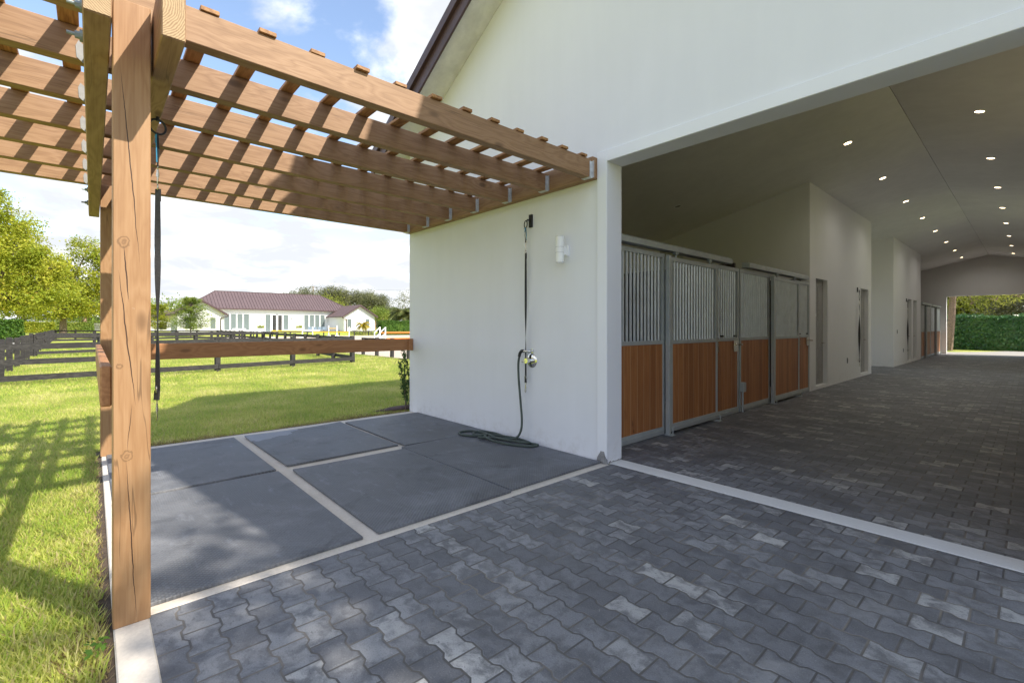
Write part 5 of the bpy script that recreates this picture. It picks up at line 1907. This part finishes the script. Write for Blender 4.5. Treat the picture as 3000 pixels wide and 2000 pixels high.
# dark pines behind the house
pin = [(838, 135, 868, 201), (866, 128, 858, 202), (895, 138, 846, 203), (922, 126, 852, 204), (950, 134, 846, 205), (978, 128, 851, 206), (1008, 138, 854, 207), (1036, 130, 858, 208), (1066, 134, 862, 209), (1094, 128, 868, 210), (1118, 132, 876, 211)]
for i, (px, dp, py, sd_) in enumerate(pin):
    x, y = place(px, dp)
    H = height(py - 14, dp)
    g = np.random.default_rng(sd_)
    lobes = []
    for q in range(7):
        lobes.append((g.uniform(-1.5, 1.5), g.uniform(-2.4, 2.4), H * g.uniform(0.45, 0.86), 2.0, 1.9, H * 0.15))
    lobes.append((0, 0, H * 0.28, 2.6, 3.2, H * 0.22))
    tree("feathery_pine", "dark olive feathery tree behind the house, %s from the left in the row" % ["first", "second", "third", "fourth", "fifth", "sixth", "seventh", "eighth", "ninth", "tenth", "eleventh"][i], x, y, 0, lobes, 9000, 0.5, leaf_dark, bark, 0.28, sd_ + 300, "tree", "dark trees behind the house", clump=0.55, aspect=0.22, hollow=0.3, droop=-0.9)
x, y = place(958, 104)
tree("palm_like_tree", "light green bushy tree peeking over the right end of the house roof", x, y, 0, [(0, 0, 6.6, 2, 2.4, 1.5), (0, 1.8, 5.4, 2, 2.6, 1.6), (0, 0, 3, 2.4, 3, 2)], 3500, 0.5, leaf_pine, bark, 0.2, 320, aspect=0.25)
x, y = place(1185, 150)
tree("feathery_pine", "dark olive tree standing apart against the sky by the barn corner", x, y, 0, [(0, 0, 10.5, 3, 3.4, 3), (0, 3, 9, 3, 3.4, 3), (0, -3.5, 6.5, 3, 3, 2.6), (0, 0, 4, 3, 6, 3.4)], 5000, 0.5, leaf_dark, bark, 0.28, 321, clump=0.6, aspect=0.22, droop=-0.9)
x, y = place(1107, 90)
tree("small_tree", "small round tree with dark forked trunk right of the house wing", x, y, 0.3, [(0, 0, 3.7, 1.6, 1.7, 1.3), (0, 1.3, 3.2, 1.4, 1.4, 1.1), (0, -1.0, 3.0, 1.3, 1.3, 1.0)], 3200, 0.24, leaf_mid, bark, 0.14, 322)
for px, dp, h_, lb, sd_ in ((1133, 112, 5.6, "cabbage palm behind the clipped hedge, left of the big date palm", 141), (1152, 120, 6.2, "second cabbage palm, farther behind the clipped hedge", 142), (1098, 118, 6.0, "cabbage palm just behind the right house wing", 143), (1120, 125, 6.6, "tallest cabbage palm behind the small round tree", 144)):
    x, y = place(px, dp)
    palm("cabbage_palm", lb, x, y, 0, h_ - 1.0, 2.1, 22, sd_, leaf_palm, 0.22, "cabbage palms behind the hedge", nl=18, lw=0.10)
x, y = place(1188, 86)
palm("date_palm", "big date palm with arching fronds above the clipped hedge", x, y, 0.2, 3.4, 4.0, 38, 145, leaf_palm, 0.38, nl=34, lw=0.09)
x, y = place(248, 79)
palm("cabbage_palm", "cabbage palm with a bare orange brown trunk left of the front post", x, y, 0, height(905, 79), 2.2, 26, 146, leaf_palm, 0.30, nl=18, lw=0.10)
x, y = 7.4, 6.4  # unseen tree, added to shade the paving and dapple the mats
tree("added_shade_tree", "unseen tree added beside the right side of the barn to shade the paving", x, y, 0,
     [(-0.8, -0.9, 9.3, 2.1, 1.35, 1.5), (1.2, -0.4, 9.6, 1.9, 1.5, 1.5), (0.2, 0.9, 10.3, 2, 1.6, 1.4), (2.4, 0.6, 8.6, 1.6, 1.6, 1.3)], 9000, 0.22, leaf_mid, bark, 0.2, 610, hollow=0.15, clump=0.3, per=30, fork=0.7)
# hedges at the left and right
hx, hy = place(1115, 76)
hedge("clipped_hedge", "bright green clipped hedge between the house and the barn corner", hx - 1.2, hx + 0.4, hy, hy + 14, 0.0, height(941, 77), 9000, 0.22, leaf_hedge, 401)
hx, hy = place(40, 68)
hedge("clipped_hedge", "yellow green hedge under the left trees", hx - 0.8, hx + 0.8, hy, hy + 4.2, 0.0, height(944, 67), 4500, 0.25, leaf_big, 402)
hx, hy = place(108, 70)
hedge("clipped_hedge", "dark green hedge under the left trees, beside the grey gate pillar", hx - 0.8, hx + 0.8, hy + 0.2, hy + 6.3, 0.0, height(945, 70), 5000, 0.25, leaf_mid, 403)
hx, hy = place(-30, 40)
hedge("clipped_hedge", "green hedge at the left picture edge behind the paddock gate", hx - 0.7, hx + 0.7, hy, hy + 1.9, 0.0, height(938, 40), 3500, 0.2, leaf_hedge, 404)

# utility pole and wire
x, y = place(917, 160)
t = thing("utility_pole", "thin utility pole rising behind the house roof", "utility pole", (x, y, 0))
MB().tube([(x, y, 0), (x, y, height(838, 160))], 0.16, 8).build("pole_shaft", bark_palm, t)
MB().box(x - 0.05, x + 0.05, y - 0.9, y + 0.9, height(842, 160), height(842, 160) + 0.12).build("crossarm", bark_palm, t)
xa, ya_ = place(1300, 150)
xb, yb_ = place(380, 190)
m = MB()
zt_ = height(842, 160) + 0.15
for ex, ey in ((xa, ya_), (xb, yb_)):
    m.tube([(x + (ex - x) * q / 10, y + (ey - y) * q / 10, zt_ - 1.8 * (1 - (1 - q / 10.) ** 2) * (1.0 if ex == xa else 2.2)) for q in range(11)], 0.028, 4)
tag(m.build("power_line", galv_white), "thin pale overhead wire crossing behind the house", "wire")

# ------------------------------------------------------------------ behind the far doorway
hedge("tall_hedge", "tall glossy dark green hedge seen through the far barn doorway", -3.9, 7.0, 39.0, 40.4, 0.0, 2.0, 15000, 0.15, leaf_ficus, 405)
x, y = -3.22, 37.2
tree("pine_tree", "pine with scaly trunk just outside the far barn doorway", x, y, 0,
     [(0.9, 0.4, 2.75, 0.9, 0.8, 0.5), (1.9, 0.6, 2.95, 0.9, 0.8, 0.5), (2.8, 0.5, 3.1, 0.8, 0.8, 0.45), (0.4, 0.4, 3.7, 1.4, 1.4, 0.6), (2.4, 0.4, 4.2, 1.2, 1.2, 0.7), (-1, 0, 4.5, 1.4, 1.4, 0.8), (0.5, 0, 6.2, 2, 2, 1.2)],
     9000, 0.20, leaf_pine, bark_pine, 0.185, 501, fork=0.9, clump=0.20, aspect=0.14, per=24, hollow=0.1)
x, y = -0.3, 44.5
tree("bare_tree", "grey green open tree behind the tall hedge at the far doorway", x, y, 0,
     [(0, 0, 3.4, 2.2, 1.4, 1.2), (1.8, 0, 4.2, 2.0, 1.4, 1.3), (-1.8, 0.4, 4.4, 2.0, 1.4, 1.3), (0, 0, 5.6, 2.6, 2, 1.4), (0.5, 0.5, 2.4, 3, 1.4, 1)], 12000, 0.17, leaf_grey, bark, 0.22, 502, fork=0.4, clump=0.35)
for k, (tx, sd_) in enumerate(((-7, 503), (-1, 504), (5, 505))):
    tree("background_tree", ["left", "middle", "right"][k] + " one of the dense trees far behind the tall hedge", tx, 54 + k, 0,
         [(0, 0, 6.5, 3.6, 2.6, 3), (-2.4, 0, 4, 3, 2.4, 2.6), (2.4, 0, 4, 3, 2.4, 2.6), (0, 0, 2.4, 4, 2.6, 2.2)], 15000, 0.36, leaf_pine, bark, 0.3, sd_, "tree", "dense trees behind the tall hedge")
